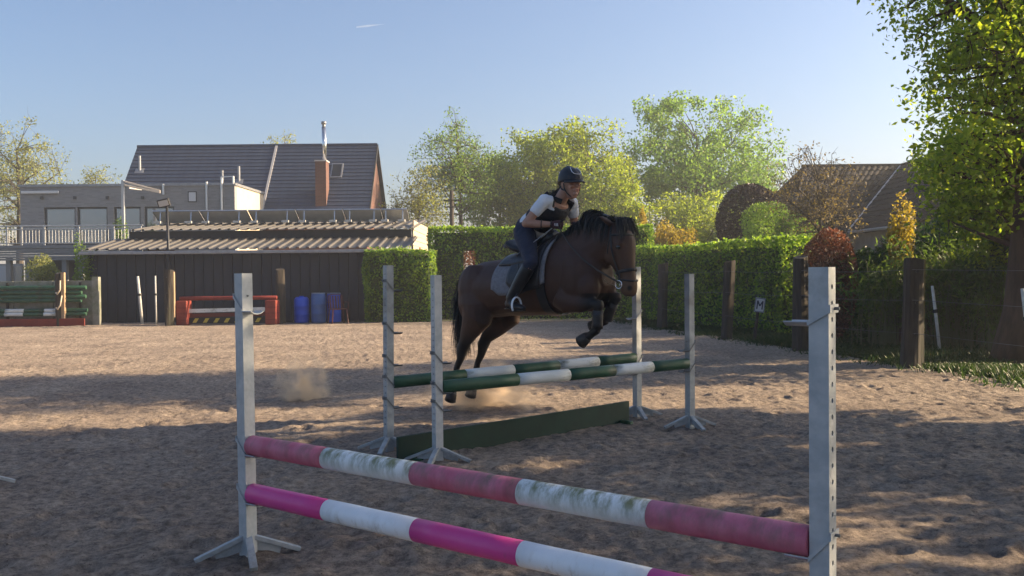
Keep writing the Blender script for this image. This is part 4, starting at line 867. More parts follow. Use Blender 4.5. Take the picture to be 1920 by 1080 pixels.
for px_, y0_, y1_ in ((307, 345, 365), (388, 341, 394), (416, 332, 394), (438, 331, 345)):
    c = atY(px_, y0_, YE); m = MB(); m.tube([(c[0] - ex, -.06, c[2]), (c[0] - ex, -.06, zy(px_, y1_, YE))], .045, 8); m.build('vent_pipe', ALU, ext)
m = MB(); c = atY(416, 332, YE); d_ = atY(438, 331, YE); m.beam((c[0] - ex, -.06, c[2]), (d_[0] - ex, -.06, d_[2]), .04, .04); m.build('roof_rail', ALU, ext)
for px_ in (79, 141, 202, 268):
    c = atY(px_, 371, YE); m = MB(); m.bb((c[0] - ex - .05, -.08, c[2] - .06), (c[0] - ex + .05, -.002, c[2] + .06)); m.build('wall_light', FRAME, ext)
m = MB(); c = atY(42, 360, YE); m.bb((c[0] - ex, -.14, c[2] - .08), (atY(112, 360, YE)[0] - ex, -.065, c[2] + .03)); m.build('awning_cassette', mat('white_cassette', (.62, .62, .62), .5), ext, bevel=.015)
# ---- terrace (deck on columns) with railing
YT = 35.5; xa_, xb_ = xy(-60, YT), xy(268, YT); ZTd = zy(150, 459, YT)
ter = empty('terrace', ((xa_ + xb_) / 2, YT, 0), 0, 'raised terrace deck with grey board fascia in front of the extension', 'terrace'); tx = (xa_ + xb_) / 2
DECK = mat('grey_weathered_board', (.17, .18, .19), .8, (.24, .25, .255), 5, bump=.15, stretch=(1, 6, 6)); COLM = mat('grey_column', (.20, .205, .21), .7)
m = MB(); m.bb((xa_ - tx, 0, ZTd - .12), (xb_ - tx, YE - YT - .01, ZTd)); m.build('deck', DECK, ter)
zf0 = zy(100, 488, YT); nb = 5
for i in range(nb):
    za_ = zf0 + (ZTd - .13 - zf0) * i / nb; zb_ = zf0 + (ZTd - .13 - zf0) * (i + 1) / nb - .012
    m = MB(); m.bb((xa_ - tx, -.03 - .004 * (i % 2), za_), (xb_ - tx, .02, zb_)); m.build('fascia_board', DECK, ter)
for px_ in (14, 50, 119, 150, 262):
    c = xy(px_, YT); m = MB(); m.bb((c - tx - .09, .05, 0), (c - tx + .09, .23, zf0 + .1)); m.build('column', COLM, ter)
m = MB(); m.bb((xa_ - tx, 4.2, 0), (xb_ - tx, 4.4, zf0 + .2)); m.build('back_wall', mat('dark_grey_wall', (.10, .095, .09), .9), ter)  # back wall in one even dark grey
for px_, pw_, mt_ in ((-5, 1.0, 'w'), (27, .7, 'd'), (60, .6, 'd')):
    c = xy(px_, YT + 4.1); m = MB(); m.bb((c - tx - pw_ / 2, 4.12, .1), (c - tx + pw_ / 2, 4.19, 2.0)); wd = m.build('window', VER, ter)
    for s in (-1, 1):
        m = MB(); m.bb((c - tx + s * pw_ / 4 - pw_ * .2, 4.09, .9), (c - tx + s * pw_ / 4 + pw_ * .2, 4.11, 1.9)); m.build('pane', mat('pale_curtain', (.55, .56, .58), .6) if mt_ == 'w' else GLASS, wd)
rail = empty('terrace_railing', (tx, YT, ZTd), 0, 'pale metal railing with thin upright bars along the terrace edge', 'railing')
PALE = mat('pale_grey_metal', (.46, .47, .48), .45, metallic=.4); zr = zy(150, 423, YT) - ZTd
for z_ in (zr, zr - .12, .08):
    m = MB(); m.tube([(xa_ - tx, .05, z_), (xb_ - tx, .05, z_)], .018 if z_ < zr else .025, 8); m.build('handrail' if z_ == zr else 'cross_rail', PALE, rail)
for px_ in (13, 40, 83, 148, 213, 264):
    c = xy(px_, YT); m = MB(); m.bb((c - tx - .025, .025, 0), (c - tx + .025, .075, zr)); m.build('rail_post', PALE, rail)
bm_ = MB(); bm_.tube([(0, .05, .08), (0, .05, zr - .12)], .009, 6); bme = bm_.mesh('baluster', PALE); nbal = int((xb_ - xa_) / .125)
for i in range(nbal): o = link('baluster', bme, rail); o.location = (xa_ - tx + (i + .5) * (xb_ - xa_) / nbal, 0, 0)
# ---- awning on a mast
Yw = 36.5; c0 = atY(232, 455, Yw); c1 = atY(232, 338, Yw); aw = empty('awning', (c0[0], Yw, ZTd), 0, 'folded terrace awning arms on a tall pale mast', 'awning')
m = MB(); m.bb((-.05, -.05, 0), (.05, .05, c1[2] - ZTd)); m.build('mast', PALE, aw)
for dz_ in (0, -.14):
    a = np.array([.06, 0, c1[2] - ZTd - .05 + dz_]); e = atY(295, 357, Yw) - np.array([c0[0], Yw, ZTd]); m = MB(); m.beam(a, np.array([e[0], .3, e[2] + dz_ * .4]), .12, .07); m.build('arm', mat('warm_grey_aluminium', (.50, .44, .38), .5), aw, bevel=.01)  # arms in one even warm grey
m = MB(); e = atY(270, 356, YE - .3) - np.array([c0[0], Yw, ZTd]); m.beam((.06, .4, e[2] + .02), (e[0], .9, e[2]), .1, .09); m.build('roller', VER, aw)

# ---- house on the right: main block and a wing towards the arena
RT_ = mat('brown_pantile', (.012, .0105, .011), .75, (.020, .0175, .018), 6, bump=.06, bscale=30, spec=.1, stain=(.05, .045, .04), sscale=4, slo=.6, shi=.8); RW = mat('grey_plaster', (.16, .145, .13), .9, (.20, .185, .165), 3)
ev = np.array([xy(1592, 40.0, 436), 40.0, zy(1592, 436, 40.0)]); rg = np.array([xy(1690, 45.3, 312), 45.3, zy(1690, 312, 45.3)]); xe = xy(1472, 40.0); xr = xy(1503, 45.3, 308); xw2 = rg[0] + (rg[0] - ev[0])
rh = empty('neighbour_house', (rg[0], 45.3, 0), 0, 'neighbouring house with brown pantile roof and grey plaster walls behind the shrubs', 'house'); O = np.array([rg[0], 45.3, 0])
m = MB(); m.bb(np.array([xe + .4, 40.35, 0]) - O, np.array([xw2, 50.2, ev[2] - .05]) - O); m.bb(np.array([ev[0] + .4, 33.5, 0]) - O, np.array([xw2 - .4, 40.34, ev[2] - .06]) - O); m.build('wall', RW, rh)
def tiled_slope(a, b, c_, d_, rows, cols, name):   # a-b eave, d-c ridge; pantiles with rounded ridges
    a, b, c_, d_ = [np.asarray(q, float) - O for q in (a, b, c_, d_)]; nn = nrm(np.cross(b - a, d_ - a)); nn = nn if nn[2] > 0 else -nn; out = []
    for r_ in range(rows):
        m_ = MB(); V_ = []; K = cols * 4
        for t_, lift in ((r_ / rows, .05), ((r_ + 1.12) / rows, .012)):
            p0 = a + (d_ - a) * t_; p1 = b + (c_ - b) * t_
            for k in range(K + 1): V_.append(p0 + (p1 - p0) * k / K + nn * (lift + .06 * abs(math.sin(math.pi * k / 4))))
        fs = [(k, k + 1, K + 2 + k, K + 1 + k) for k in range(K)]; m_.add(V_, fs)
        Vb = [v - nn * .05 for v in V_[:K + 1]]; m_.add(V_[:K + 1] + Vb, [(k, K + 1 + k, K + 2 + k, k + 1) for k in range(K)]); m_.build(name, RT_, rh)
tiled_slope((xe, 40, ev[2]), ev, rg, (xr, 45.3, rg[2]), 12, 17, 'tile_course')
tiled_slope((ev[0], 33.2, ev[2]), ev, rg, (rg[0], 33.2, rg[2]), 12, 26, 'tile_course')
m = MB(); q = [np.array(p) - O for p in ((xr, 45.3, rg[2]), (xw2 + 1, 45.3, rg[2]), (xw2 + 1, 51.0, ev[2]), (xe, 51.0, ev[2]))]; m.add(q, [(0, 1, 2, 3)]); q = [np.array(p) - O for p in ((rg[0], 33.2, rg[2]), (rg[0], 45.3, rg[2]), (xw2 + .3, 45.3, ev[2]), (xw2 + .3, 33.2, ev[2]))]; m.add(q, [(0, 1, 2, 3)]); m.build('rear_roof', RT_, rh)
m = MB(); m.prism([(ev[0] + .4 - O[0], ev[2] - .06), (xw2 - .4 - O[0], ev[2] - .06), (0, rg[2] - .1)], 1, 33.5 - 45.3, 33.8 - 45.3); m.build('gable', RW, rh)
m = MB(); m.add([np.array([xe, 40, ev[2]]) - O, np.array([xe, 51.0, ev[2]]) - O, np.array([xr, 45.3, rg[2]]) - O], [(0, 1, 2)]); m.build('hip_end', RT_, rh)
m = MB(); m.tube([ev - O + np.array([0, 0, .07]), rg - O + np.array([0, 0, .05])], .07, 8); m.build('valley_flashing', VER, rh)
m = MB(); m.tube([np.array([xr, 45.3, rg[2] + .05]) - O, rg - O + np.array([0, 0, .05])], .09, 8); m.tube([rg - O + np.array([0, 0, .06]), np.array([rg[0], 33.2, rg[2] + .06]) - O], .09, 8); m.build('ridge', RT_, rh)
m = MB(); m.tube([np.array([ev[0] - .06, 33.2, ev[2] + .0]) - O, np.array([ev[0] - .06, 39.9, ev[2] + .0]) - O], .06, 8); m.build('gutter', GUT, rh)
wx, wy = ev[0] + .4, 37.5
m = MB(); m.bb(np.array([wx - .03, wy - .5, 1.0]) - O, np.array([wx + .02, wy + .5, 2.3]) - O); wn2 = m.build('window', FRAME, rh)
m = MB(); m.bb(np.array([wx - .036, wy - .42, 1.08]) - O, np.array([wx - .031, wy + .42, 2.22]) - O); m.build('pane', GLASS, wn2)
# ================================================================== THINGS ROUND THE ARENA
WOOD = mat('weathered_fence_post', (.024, .020, .017), .9, (.058, .047, .037), 7, bump=.5, bscale=18, stretch=(3, 3, .35), stain=(.06, .07, .035), sscale=2, slo=.55, shi=.75)
WOODL = mat('bare_wood_and_lit_edge', (.28, .19, .11), .85, (.38, .28, .18), 5, bump=.3, stretch=(3, 3, .3))
def fence_post(px, pyb, pyt, w, label, lean=(0, 0), seed=0, wood=None, extra=None):
    g0 = ground(px, pyb); H = zy(px, pyt, g0[1]); r = random.Random(seed)
    o = empty('fence_post', (g0[0], g0[1], -.06), 0, label, 'fence post', 'wooden arena fence posts'); o.rotation_euler = (lean[0], lean[1], 0)
    m = MB(); n = 14; zs = np.linspace(0, H + .06, 9); rings = []
    ph = [r.uniform(0, 6.28) for _ in range(4)]
    for z in zs:
        ring = []
        for k in range(n):
            a = 2 * math.pi * k / n; rr_ = w / 2 * (1 + .09 * math.sin(3 * a + ph[0] + z) + .06 * math.sin(5 * a + ph[1] - 2 * z) + .05 * math.sin(2 * z + ph[2])) * (1.04 - .05 * z)
            ring.append((rr_ * math.cos(a), rr_ * math.sin(a), z + (.03 * math.sin(a + ph[3]) if z == zs[-1] else 0)))
        rings.append(ring)
    m.loft(rings); m.build('timber', wood or WOOD, o)
    for z in (.55, 1.0, 1.45):
        if z < H - .1: i_ = MB(); i_.tube([(-.02, -w / 2 - .04, z), (-.02, -w / 2 + .01, z)], [.022, .016], 8); i_.build('insulator', M['rubber'], o)
    return o, H
fp = []
for a in ((1242, 615, 494, .25, 'round wooden fence post against the trimmed hedge, nearest the back corner'), (1362, 636, 490, .24, 'dark wooden fence post beside the letter sign'), (1502, 656, 482, .27, 'thick fence post behind the bright galvanised stand'), (1709, 688, 487, .30, 'stoutest dark fence post with a mossy side, among the laurels')):
    fp.append(fence_post(*a, lean=(0, R((1, 2.2, -.4, 1.2)[len(fp)])), seed=len(fp)))
m = MB(); m.box((.13, .03, .95), (.10, .05, 1.35)); m.build('plank_or_lit_edge', mat('mossy_split_wood', (.11, .10, .03), .9, (.17, .14, .05), 8, bump=.4, stretch=(3, 3, .4)), fp[3][0])
fq = fence_post(318, 611, 507, .27, 'wooden fence post with black insulators under the floodlight', seed=21)[0]
m = MB(); m.box((.13, .02, .95), (.04, .10, 1.3)); m.build('plank_or_lit_edge', WOODL, fq)  # pale strip stands for the post's sunlit right edge
fq = fence_post(526, 606, 505, .27, 'frayed wooden fence post between the red jump and the barrels', seed=22)[0]
fq = fence_post(112, 612, 512, .22, 'wooden fence post with curved hooks at the pole rack', seed=23)[0]
m = MB(); m.box((.14, -.04, .80), (.09, .10, 1.62)); m.build('plank_or_lit_edge', WOODL, fq)
for z in (1.05, .62):
    m = MB(); m.tube([(-.02, -.16, z - .02), (.06, -.24, z - .06), (.14, -.24, z + .06), (.13 + .04 * (z < 1), -.20, z + .33)], .022, 8); m.build('hook', mat('tan_hook_steel', (.55, .46, .34), .5), fq, smooth=True)  # hooks in one warm tan tone
# wires along the right-hand fence
wpts = [ground(1242, 615), ground(1362, 636), ground(1502, 656), ground(1709, 688)]; d = wpts[3] - wpts[2]; wpts.append(wpts[3] + d * 2.0)
for z, nm in ((.50, 'lowest'), (.98, 'middle'), (1.42, 'top')):
    m = MB(); pts = []
    for a, b in zip(wpts[:-1], wpts[1:]):
        for t in np.linspace(0, 1, 9)[:-1]: pts.append(a * (1 - t) + b * t + np.array([-.03, -.165, z - .03 * math.sin(math.pi * t)]))
    m.tube(pts, .0028, 5); tag(m.build('fence_wire', mat('pale_fence_wire', (.14, .145, .15), .6)), nm + ' strand of wire along the fence in front of the laurels', 'fence wire', 'fence wires')
# plastic stakes
STK = mat('grey_white_stake', (.42, .42, .40), .6, (.55, .55, .53), 12)
def stake(pxb, pyb, pxt, pyt, r, label, flat=False):
    g0 = ground(pxb, pyb); t = atY(pxt, pyt, g0[1]); o = empty('fence_stake', g0, 0, label, 'stake', 'pale fence stakes'); v = t - g0
    m = MB(); m.tube([np.array([0, 0, -.05]), v * .5, v], [r, r, r * .9], 8); m.build('rod', STK, o, smooth=True)
    k = MB(); q = v * .62; k.tube([q - nrm(v) * .03, q + nrm(v) * .03], r * 1.6, 8); k.build('clip', M['rubber'], o)
stake(1628, 632, 1615, 533, .026, 'pale leaning stake between the galvanised stand and the stout mossy post'); stake(1763, 660, 1748, 536, .028, 'pale leaning stake just past the stout mossy fence post'); stake(1934, 690, 1917, 541, .028, 'pale stake in front of the brown tree trunk')
stake(267, 609, 258, 518, .045, 'wider pale stake leaning against the black shed wall'); stake(293, 609, 291, 517, .026, 'thin upright pale stake beside the floodlight post')
# dressage letter
g0 = ground(1413, 641); t = atY(1421, 585, g0[1]); sg = empty('letter_sign', g0, 0, 'small white board with the letter M on a leaning stick', 'sign')
v = t - g0; m = MB(); m.tube([np.array([0, 0, -.05]), v], [.035, .03], 8); m.build('stick', WOOD, sg)
tl = Matrix.Rotation(R(8), 3, 'Y') @ Matrix.Rotation(R(-14), 3, 'Z'); tl = np.array(tl); c = v + np.array([.03, -.04, .14])
m = MB(); m.box(c, (.20, .02, .29), tl); m.build('board', mat('white_sign', (.50, .51, .54), .5), sg, bevel=.004)
m = MB()
for (a, b) in (((-.05, -.085), (-.05, .085)), ((.05, -.085), (.05, .085)), ((-.05, .085), (0, -.02)), ((0, -.02), (.05, .085))):
    A = c + tl @ np.array([a[0], -.0125, a[1]]); B = c + tl @ np.array([b[0], -.0125, b[1]]); m.beam(A, B, .004, .026, tl @ np.array([1.0, 0, .3]))
m.build('letter', mat('dark_blue_letter', (.02, .025, .05), .6), sg)
m = MB()
for (a, b) in (((-.09, -.13), (-.09, .13)), ((.09, -.13), (.09, .13)), ((-.085, .132), (.085, .132)), ((-.085, -.132), (.085, -.132))):
    m.beam(c + tl @ np.array([a[0], -.012, a[1]]), c + tl @ np.array([b[0], -.012, b[1]]), .004, .014, tl @ np.array([1.0, 0, .3]))
m.build('border', mat('sign_border', (.10, .11, .14), .6), sg)
# floodlight on a pole
g0 = ground(314, 606) + np.array([0, .25, 0]); zt = zy(309, 382, g0[1]); fl = empty('floodlight', g0, 0, 'black floodlight on a slim dark pole by the shed', 'floodlight')
m = MB(); m.tube([(.0, 0, -.05), (-.02, 0, 1.6), (-.06, 0, zt)], [.05, .045, .04], 10); m.build('pole', mat('dark_pole', (.035, .037, .042), .5, metallic=.5), fl, smooth=True)
Mx = np.array(Matrix.Rotation(R(-12), 3, 'Y') @ Matrix.Rotation(R(18), 3, 'X')); c = np.array([-.13, -.06, zt + .02])
m = MB(); m.box(c, (.36, .10, .24), Mx); hd = m.build('lamp_housing', M['rubber'], fl, bevel=.015)
m = MB(); m.box(c + Mx @ np.array([0, -.055, 0]), (.29, .008, .175), Mx); m.build('lens', mat('floodlight_glass', (.45, .45, .44), .2), hd)
m = MB(); m.beam((-.06, 0, zt - .05), (-.06, -.02, zt + .02), .05, .03); m.build('bracket', M['rubber'], fl)

# ---- pole rack at the left
YK = float(ground(80, 613)[1]); xa, xb = xy(-70, YK, 570), xy(158, YK, 570); zb_ = lambda py: zy(80, py, YK)
CONC = mat('mossy_concrete_panel', (.20, .20, .17), .9, (.28, .28, .24), 4, bump=.2, stain=(.10, .12, .06), sscale=2.5, slo=.45, shi=.7)
wl = empty('panel_wall', ((xa + xb) / 2, YK + .55, 0), 0, 'low mossy concrete panel wall behind the stacked green poles', 'wall'); k0 = (xa + xb) / 2; nP = 3
for i in range(nP):
    w = (xb - xa) / nP; m = MB(); m.bb((xa - k0 + i * w + .01, 0, 0), (xa - k0 + (i + 1) * w - .01, .06, zb_(527))); m.build('panel', CONC, wl, bevel=.01)
m = MB(); m.bb((xb - k0 + .005, -.08, -.05), (xb - k0 + .2, .1, zb_(520))); m.build('end_post', CONC, wl, bevel=.01)
rows = [(540, 'top'), (549, 'second'), (557, 'third'), (564, 'fourth')]
for i, (py, nm) in enumerate(rows):
    pole((xa, YK + .36 - .015 * i, zb_(py)), (xb - .1 - .12 * (i % 2), YK + .36 - .015 * i, zb_(py)), [(M['green_paint'], 'dark green')], nm + ' plain green pole of the stack on the wall rack', .058, 'stored green poles', name='stored_pole')
for i, (py, nm) in enumerate([(583, 'upper'), (590, 'lower')]):
    pole((xa, YK + .30 - .05 * i, zb_(py)), (xb - .05, YK + .30 - .05 * i, zb_(py)), [gr, wr, gr, wr, gr], nm + ' green and white pole stored above the red board', .055, 'stored green poles', name='stored_pole', fr=[0, .31, .47, .64, .79, 1])
RED = mat('red_paint', (.17, .020, .014), .6, (.23, .035, .022), 5, bump=.08, stain=(.13, .03, .02), sscale=3, slo=.5, shi=.75)
bd = empty('stored_board', (k0, YK + .12, 0), 0, 'long dull red board on the ground under the stored poles', 'board')
m = MB(); m.bb((xa - k0, -.02, 0), (xb - k0 - .05, .02, zb_(598))); m.build('plank', mat('dull_red_paint', (.16, .02, .014), .7, (.22, .035, .02), 4), bd, bevel=.005)
for xx_ in (xa + 1.2, xb - .6):
    m = MB(); m.bb((xx_ - k0 - .03, .02, 0), (xx_ - k0 + .03, .42, .05)); m.build('foot', WOOD, bd)
for i, xx_ in enumerate((xa + 1.0, xb - .35)):
    rk = empty('pole_rack', (xx_, YK + .50, 0), 0, ['timber rack upright holding the far ends of the stored green poles', 'timber rack upright near the hooked fence post, holding stored poles'][i], 'rack', 'pole racks on the panel wall')
    m = MB(); m.bb((-.03, 0, 0), (.03, .04, zb_(530))); m.build('upright', WOOD, rk)
    for py, _ in rows + [(583, ''), (590, '')]:
        m = MB(); m.bb((-.02, -.30, zb_(py) - .07), (.02, -.001, zb_(py) - .058)); m.build('arm', WOOD, rk)

# ---- red jump in front of the shed
YJ = float(ground(425, 609)[1]); zj = lambda py: zy(425, py, YJ); xa, xb = xy(333, YJ), xy(520, YJ); jx = (xa + xb) / 2
for s, lab in ((-1, 'red block at the floodlight end of the red jump'), (1, 'red block at the barrel end of the red jump')):
    o = empty('jump_block', (jx + s * (xb - xa - .32) / 2, YJ, 0), 0, lab, 'jump block', 'red jump blocks')
    m = MB(); m.bb((-.16, -.22, 0), (.16, .22, zj(563))); b_ = m.build('block', RED, o, bevel=.03)
    for z in (.15, .33, .5):
        k = MB(); k.bb((-.165, -.225, z), (.165, .225, z + .012)); k.build('groove', mat('dark_red', (.10, .01, .008), .7), b_)
pole((xa + .05, YJ, zj(563) + .06), (xb - .02, YJ, zj(563) + .065), [(RED, 'red')], 'plain red pole on top of the red blocks', .058, name='jump_pole')
pl = [('white_plank', M['white_rail'], 584, 577, .018, 'narrow white plank slung between the red blocks', -.02), ('red_plank', mat('brown_red_paint', (.13, .025, .018), .7), 592, 587, .03, 'brown red plank below the white plank', .03)]
for nm, mt, p0, p1, th, lab, dy in pl:
    o = empty('jump_plank', (jx, YJ + dy, 0), 0, lab, 'plank'); m = MB(); m.beam((-(xb - xa) / 2 + .31, 0, zj((p0 + p1) / 2) - .03), ((xb - xa) / 2 - .31, 0, zj((p0 + p1) / 2) + .01), th, .11); m.build('board', mt, o, bevel=.004)
o = empty('jump_plank', (jx, YJ - .03, 0), 0, 'black plank with slanting yellow stripes at the foot of the red jump', 'plank')
m = MB(); m.bb((-(xb - xa) / 2 + .30, -.012, .04), ((xb - xa) / 2 - .30, .012, zj(595))); m.build('board', M['rubber'], o)
YEL = mat('yellow_stripe', (.55, .40, .05), .6)
for i in range(8):
    x = -(xb - xa) / 2 + .42 + i * .30; m = MB(); zt_ = zj(595) - .02; m.add([(x, -.016, .07), (x + .11, -.016, .07), (x + .19, -.016, zt_), (x + .08, -.016, zt_), (x, -.0125, .07), (x + .11, -.0125, .07), (x + .19, -.0125, zt_), (x + .08, -.0125, zt_)], [(0, 1, 2, 3), (7, 6, 5, 4), (0, 4, 5, 1), (1, 5, 6, 2), (2, 6, 7, 3), (3, 7, 4, 0)]); m.build('stripe', YEL, o)
# ---- barrels and chair
def barrel(pxa, pxb, pyt, pyb, col, label, lid):
    c0 = ground((pxa + pxb) / 2, pyb); w = (pxb - pxa) / F * c0[1]; H = zy(pxa, pyt, c0[1]); r = w / 2
    o = empty('barrel', c0, 0, label, 'barrel', 'plastic barrels by the shed'); mt = mat('barrel_plastic', col, .45, tuple(c * 1.3 for c in col), 3, bump=.03, stain=tuple(c * .6 + .02 for c in col), sscale=3, slo=.5, shi=.8)
    m = MB(); zs = [0, .02, .08, .30, .32, .34, .62, .64, .66, .88, .95, 1.0]; rs = [.9, .97, 1, 1.0, 1.04, 1, 1.0, 1.04, 1, 1, .96 if lid == 'lid' else .9, .93 if lid == 'lid' else .72]
    m.tube([(0, 0, z * H) for z in zs], [r * k for k in rs], 24, (1, 0, 0)); m.build('drum', mt, o, smooth=True)
    m = MB(); m.tube([(0, 0, H), (0, 0, H + .03)], r * (.95 if lid == 'lid' else .3), 20); m.build('lid', mt if lid != 'lid' else mat('pale_lid', (.14, .2, .3), .5), o)
barrel(552, 580, 557, 605, (.008, .06, .45), 'shorter blue barrel with domed top beside the frayed post', 'dome'); barrel(584, 611, 551, 605, (.03, .09, .26), 'grey blue barrel between the two bright blue ones', 'lid'); barrel(613, 640, 551, 604, (.008, .075, .50), 'bright blue barrel behind the red chair', 'lid')
c0 = ground(634, 606); CH = mat('red_plastic', (.06, .010, .012), .5); o = empty('garden_chair', c0, R(25), 'dark red garden chair in front of the blue barrels', 'chair')
m = MB(); m.bb((-.22, -.22, .40), (.22, .22, .43)); m.build('seat', CH, o, bevel=.01)
for sx in (-1, 1):
    for sy_ in (-1, 1):
        m = MB(); m.beam((sx * .20, sy_ * .20, .40), (sx * .24, sy_ * .25, -.02), .03, .03); m.build('leg', CH, o)
    m = MB(); m.tube([(sx * .25, -.18, .42), (sx * .26, -.17, .62), (sx * .25, .20, .62), (sx * .22, .23, .58)], .016, 8); m.build('armrest', CH, o, smooth=True)
for k in range(5):
    m = MB(); m.beam((-.16 + k * .08, .21, .43), (-.16 + k * .08, .29, .80), .045, .012, (0, 1, 0)); m.build('back_slat', CH, o)
m = MB(); m.tube([(-.22, .21, .43), (-.21, .30, .80), (-.1, .31, .84), (.1, .31, .84), (.21, .30, .80), (.22, .21, .43)], .016, 8); m.build('back_frame', CH, o, smooth=True)
# ================================================================== TREES, HEDGES, SHRUBS
def leaf_quads(c, size, rg, droop=.2, aspect=.55):
    n = len(c); d = rg.normal(size=(n, 3)); d[:, 2] -= droop; d /= np.linalg.norm(d, axis=1)[:, None]
    q = rg.normal(size=(n, 3)); s = np.cross(d, q); s /= np.linalg.norm(s, axis=1)[:, None] + 1e-9; nn = np.cross(d, s)
    L = (size * rg.uniform(.6, 1.35, n))[:, None]; W = L * aspect
    return np.stack([c - d * L * .5, c + s * W * .5 + nn * L * .08, c + d * L * .5, c - s * W * .5 + nn * L * .08], 1)
BARK = mat('bark', (.045, .036, .028), .95, (.10, .082, .065), 6, bump=.6, bscale=14, stretch=(2, 2, .5))
BARKR = mat('red_brown_bark', (.050, .028, .020), .95, (.095, .055, .040), 5, bump=.8, bscale=10, stretch=(2, 2, .4))
def bez(a, b, c, n): t = np.linspace(0, 1, n)[:, None]; return (1 - t) ** 2 * a + 2 * t * (1 - t) * b + t * t * c
def tree(name, label, base, H, cc, rad, trunk_r, nclump, nleaf, leaf, lm, seed, bark=None, group=None, cat='tree', clump_r=.5, lumps=.25, shell=.45, limbs=8, bare=0.0, twig=True, cut=None, droop=.2, leader=.85):
    """base: foot on the ground, cc: crown centre relative to it, rad: crown radii"""
    rg = np.random.RandomState(seed); base = np.asarray(base, float); cc = np.asarray(cc, float); rad = np.asarray(rad, float)
    root = empty(name, base, 0, label, cat, group)
    u = rg.normal(size=(nclump, 3)); u /= np.linalg.norm(u, axis=1)[:, None]
    lump = np.ones(nclump)
    for _ in range(9):
        ax = nrm(rg.normal(size=3)); lump += lumps * rg.uniform(.3, 1) * np.maximum(0, (u @ ax) - .55) / .45 * rg.choice([-1, 1, 1])
    r = rg.rand(nclump) ** shell * np.clip(lump, .5, 1.35) * rg.uniform(.88, 1.06, nclump); C = cc + u * r[:, None] * rad
    C = C[C[:, 2] > .35]
    if cut is not None: C = C[cut(C + base)]
    mb = MB(); top = np.array([cc[0], cc[1], cc[2] + rad[2] * (leader - .35)]); bend = np.array([cc[0] * .3 + rg.normal(0, .1), cc[1] * .3, top[2] * .5])
    tp = bez(np.array([0, 0, -.15]), bend, top, 9); tr = np.linspace(1, .22, 9) ** 1.1 * trunk_r; tr[0] *= 1.35
    mb.tube(tp, tr, 10); nodes = [(p, q) for p, q in zip(tp[2:], tr[2:])]
    for k in range(limbs):
        a = 2 * math.pi * (k + rg.rand() * .7) / limbs; el = rg.uniform(-.35, .9); t = cc + np.array([math.cos(a) * math.cos(el), math.sin(a) * math.cos(el), math.sin(el)]) * rad * rg.uniform(.6, .85)
        if cut is not None and not cut((t + base)[None])[0]: continue
        hd = np.linalg.norm(t[:2]); za = np.clip(t[2] - hd * rg.uniform(.5, .9), tp[2][2] * .8, tp[-2][2]); i = int(np.argmin(np.abs(tp[:, 2] - za))); i = max(2, i); s0 = tp[i]
        pts = bez(s0, s0 * .45 + t * .55 + np.array([0, 0, .12 * hd]), t, 8); rr_ = np.linspace(tr[i] * .62, trunk_r * .06 + .008, 8); mb.tube(pts, rr_, 7); nodes += list(zip(pts[2:], rr_[2:]))
    NP = np.array([p for p, _ in nodes]); NRr = np.array([q for _, q in nodes])
    for c in C:
        dd = np.linalg.norm(NP - c, axis=1) + np.maximum(0, NP[:, 2] - c[2]) * .8; i = int(np.argmin(dd)); s0 = NP[i]
        if dd[i] > .15: 
            m_ = (s0 + c) / 2 + np.array([0, 0, .06 * dd[i]]) + rg.normal(0, .05, 3) * dd[i]; mb.tube(bez(s0, m_, c, 4), np.linspace(min(NRr[i] * .6, trunk_r * .13 + .006), .005 + trunk_r * .012, 4), 5)
        if twig:
            for _ in range(3): e = c + rg.normal(0, clump_r * .7, 3); mb.tube([c, (c + e) / 2 + rg.normal(0, .04, 3), e], [.008 + trunk_r * .01, .006, .003], 4)
    mb.build('trunk', bark or BARK, root, smooth=True)
    k = max(1, nleaf // max(1, len(C))); kk = rg.rand(len(C)) > bare; Cc = C[kk]
    P = np.repeat(Cc, k, 0) + np.clip(rg.normal(size=(len(Cc) * k, 3)), -1.45, 1.45) * clump_r * np.repeat(rg.uniform(.5, 1.15, len(Cc)), k)[:, None] * np.array([1, 1, .8])
    P = P[P[:, 2] > .12]
    quads('crown', leaf_quads(P, leaf, rg, droop), lm, root); return root
def shrub(name, label, base, cc, rad, nleaf, leaf, lm, seed, group=None, cat='shrub', lumps=.12, stems=7, shell=.18, core=None, aspect=.55, droop=.2, flat=None, fine=0.0):
    rg = np.random.RandomState(seed); base = np.asarray(base, float); root = empty(name, base, 0, label, cat, group); rad = np.asarray(rad, float); cc = np.asarray(cc, float)
    u = rg.normal(size=(nleaf, 3)); u /= np.linalg.norm(u, axis=1)[:, None]; lump = np.ones(nleaf)
    for _ in range(14): ax = nrm(rg.normal(size=3)); lump += lumps * np.maximum(0, (u @ ax) - .7) / .3 * rg.choice([-1, 1])
    for _ in range(int(60 * fine)): ax = nrm(rg.normal(size=3)); lump += .16 * fine * np.maximum(0, (u @ ax) - .93) / .07 * rg.choice([-1, 1])
    P = cc + u * rad * (lump * rg.rand(nleaf) ** shell)[:, None]; P = P[P[:, 2] > .03]
    quads('foliage', leaf_quads(P, leaf, rg, droop, aspect), lm, root)
    mb = MB()
    for k in range(stems):
        e = cc + rg.normal(0, .5, 3) * rad; e[2] = max(e[2], .3); b0 = np.array([rg.normal(0, .12 * rad[0]), rg.normal(0, .12 * rad[1]), -.05]); mb.tube(bez(b0, (b0 + e) / 2 + np.array([0, 0, .2]), e, 5), np.linspace(.035, .008, 5), 5)
    mb.build('stem', BARK, root)
    return root
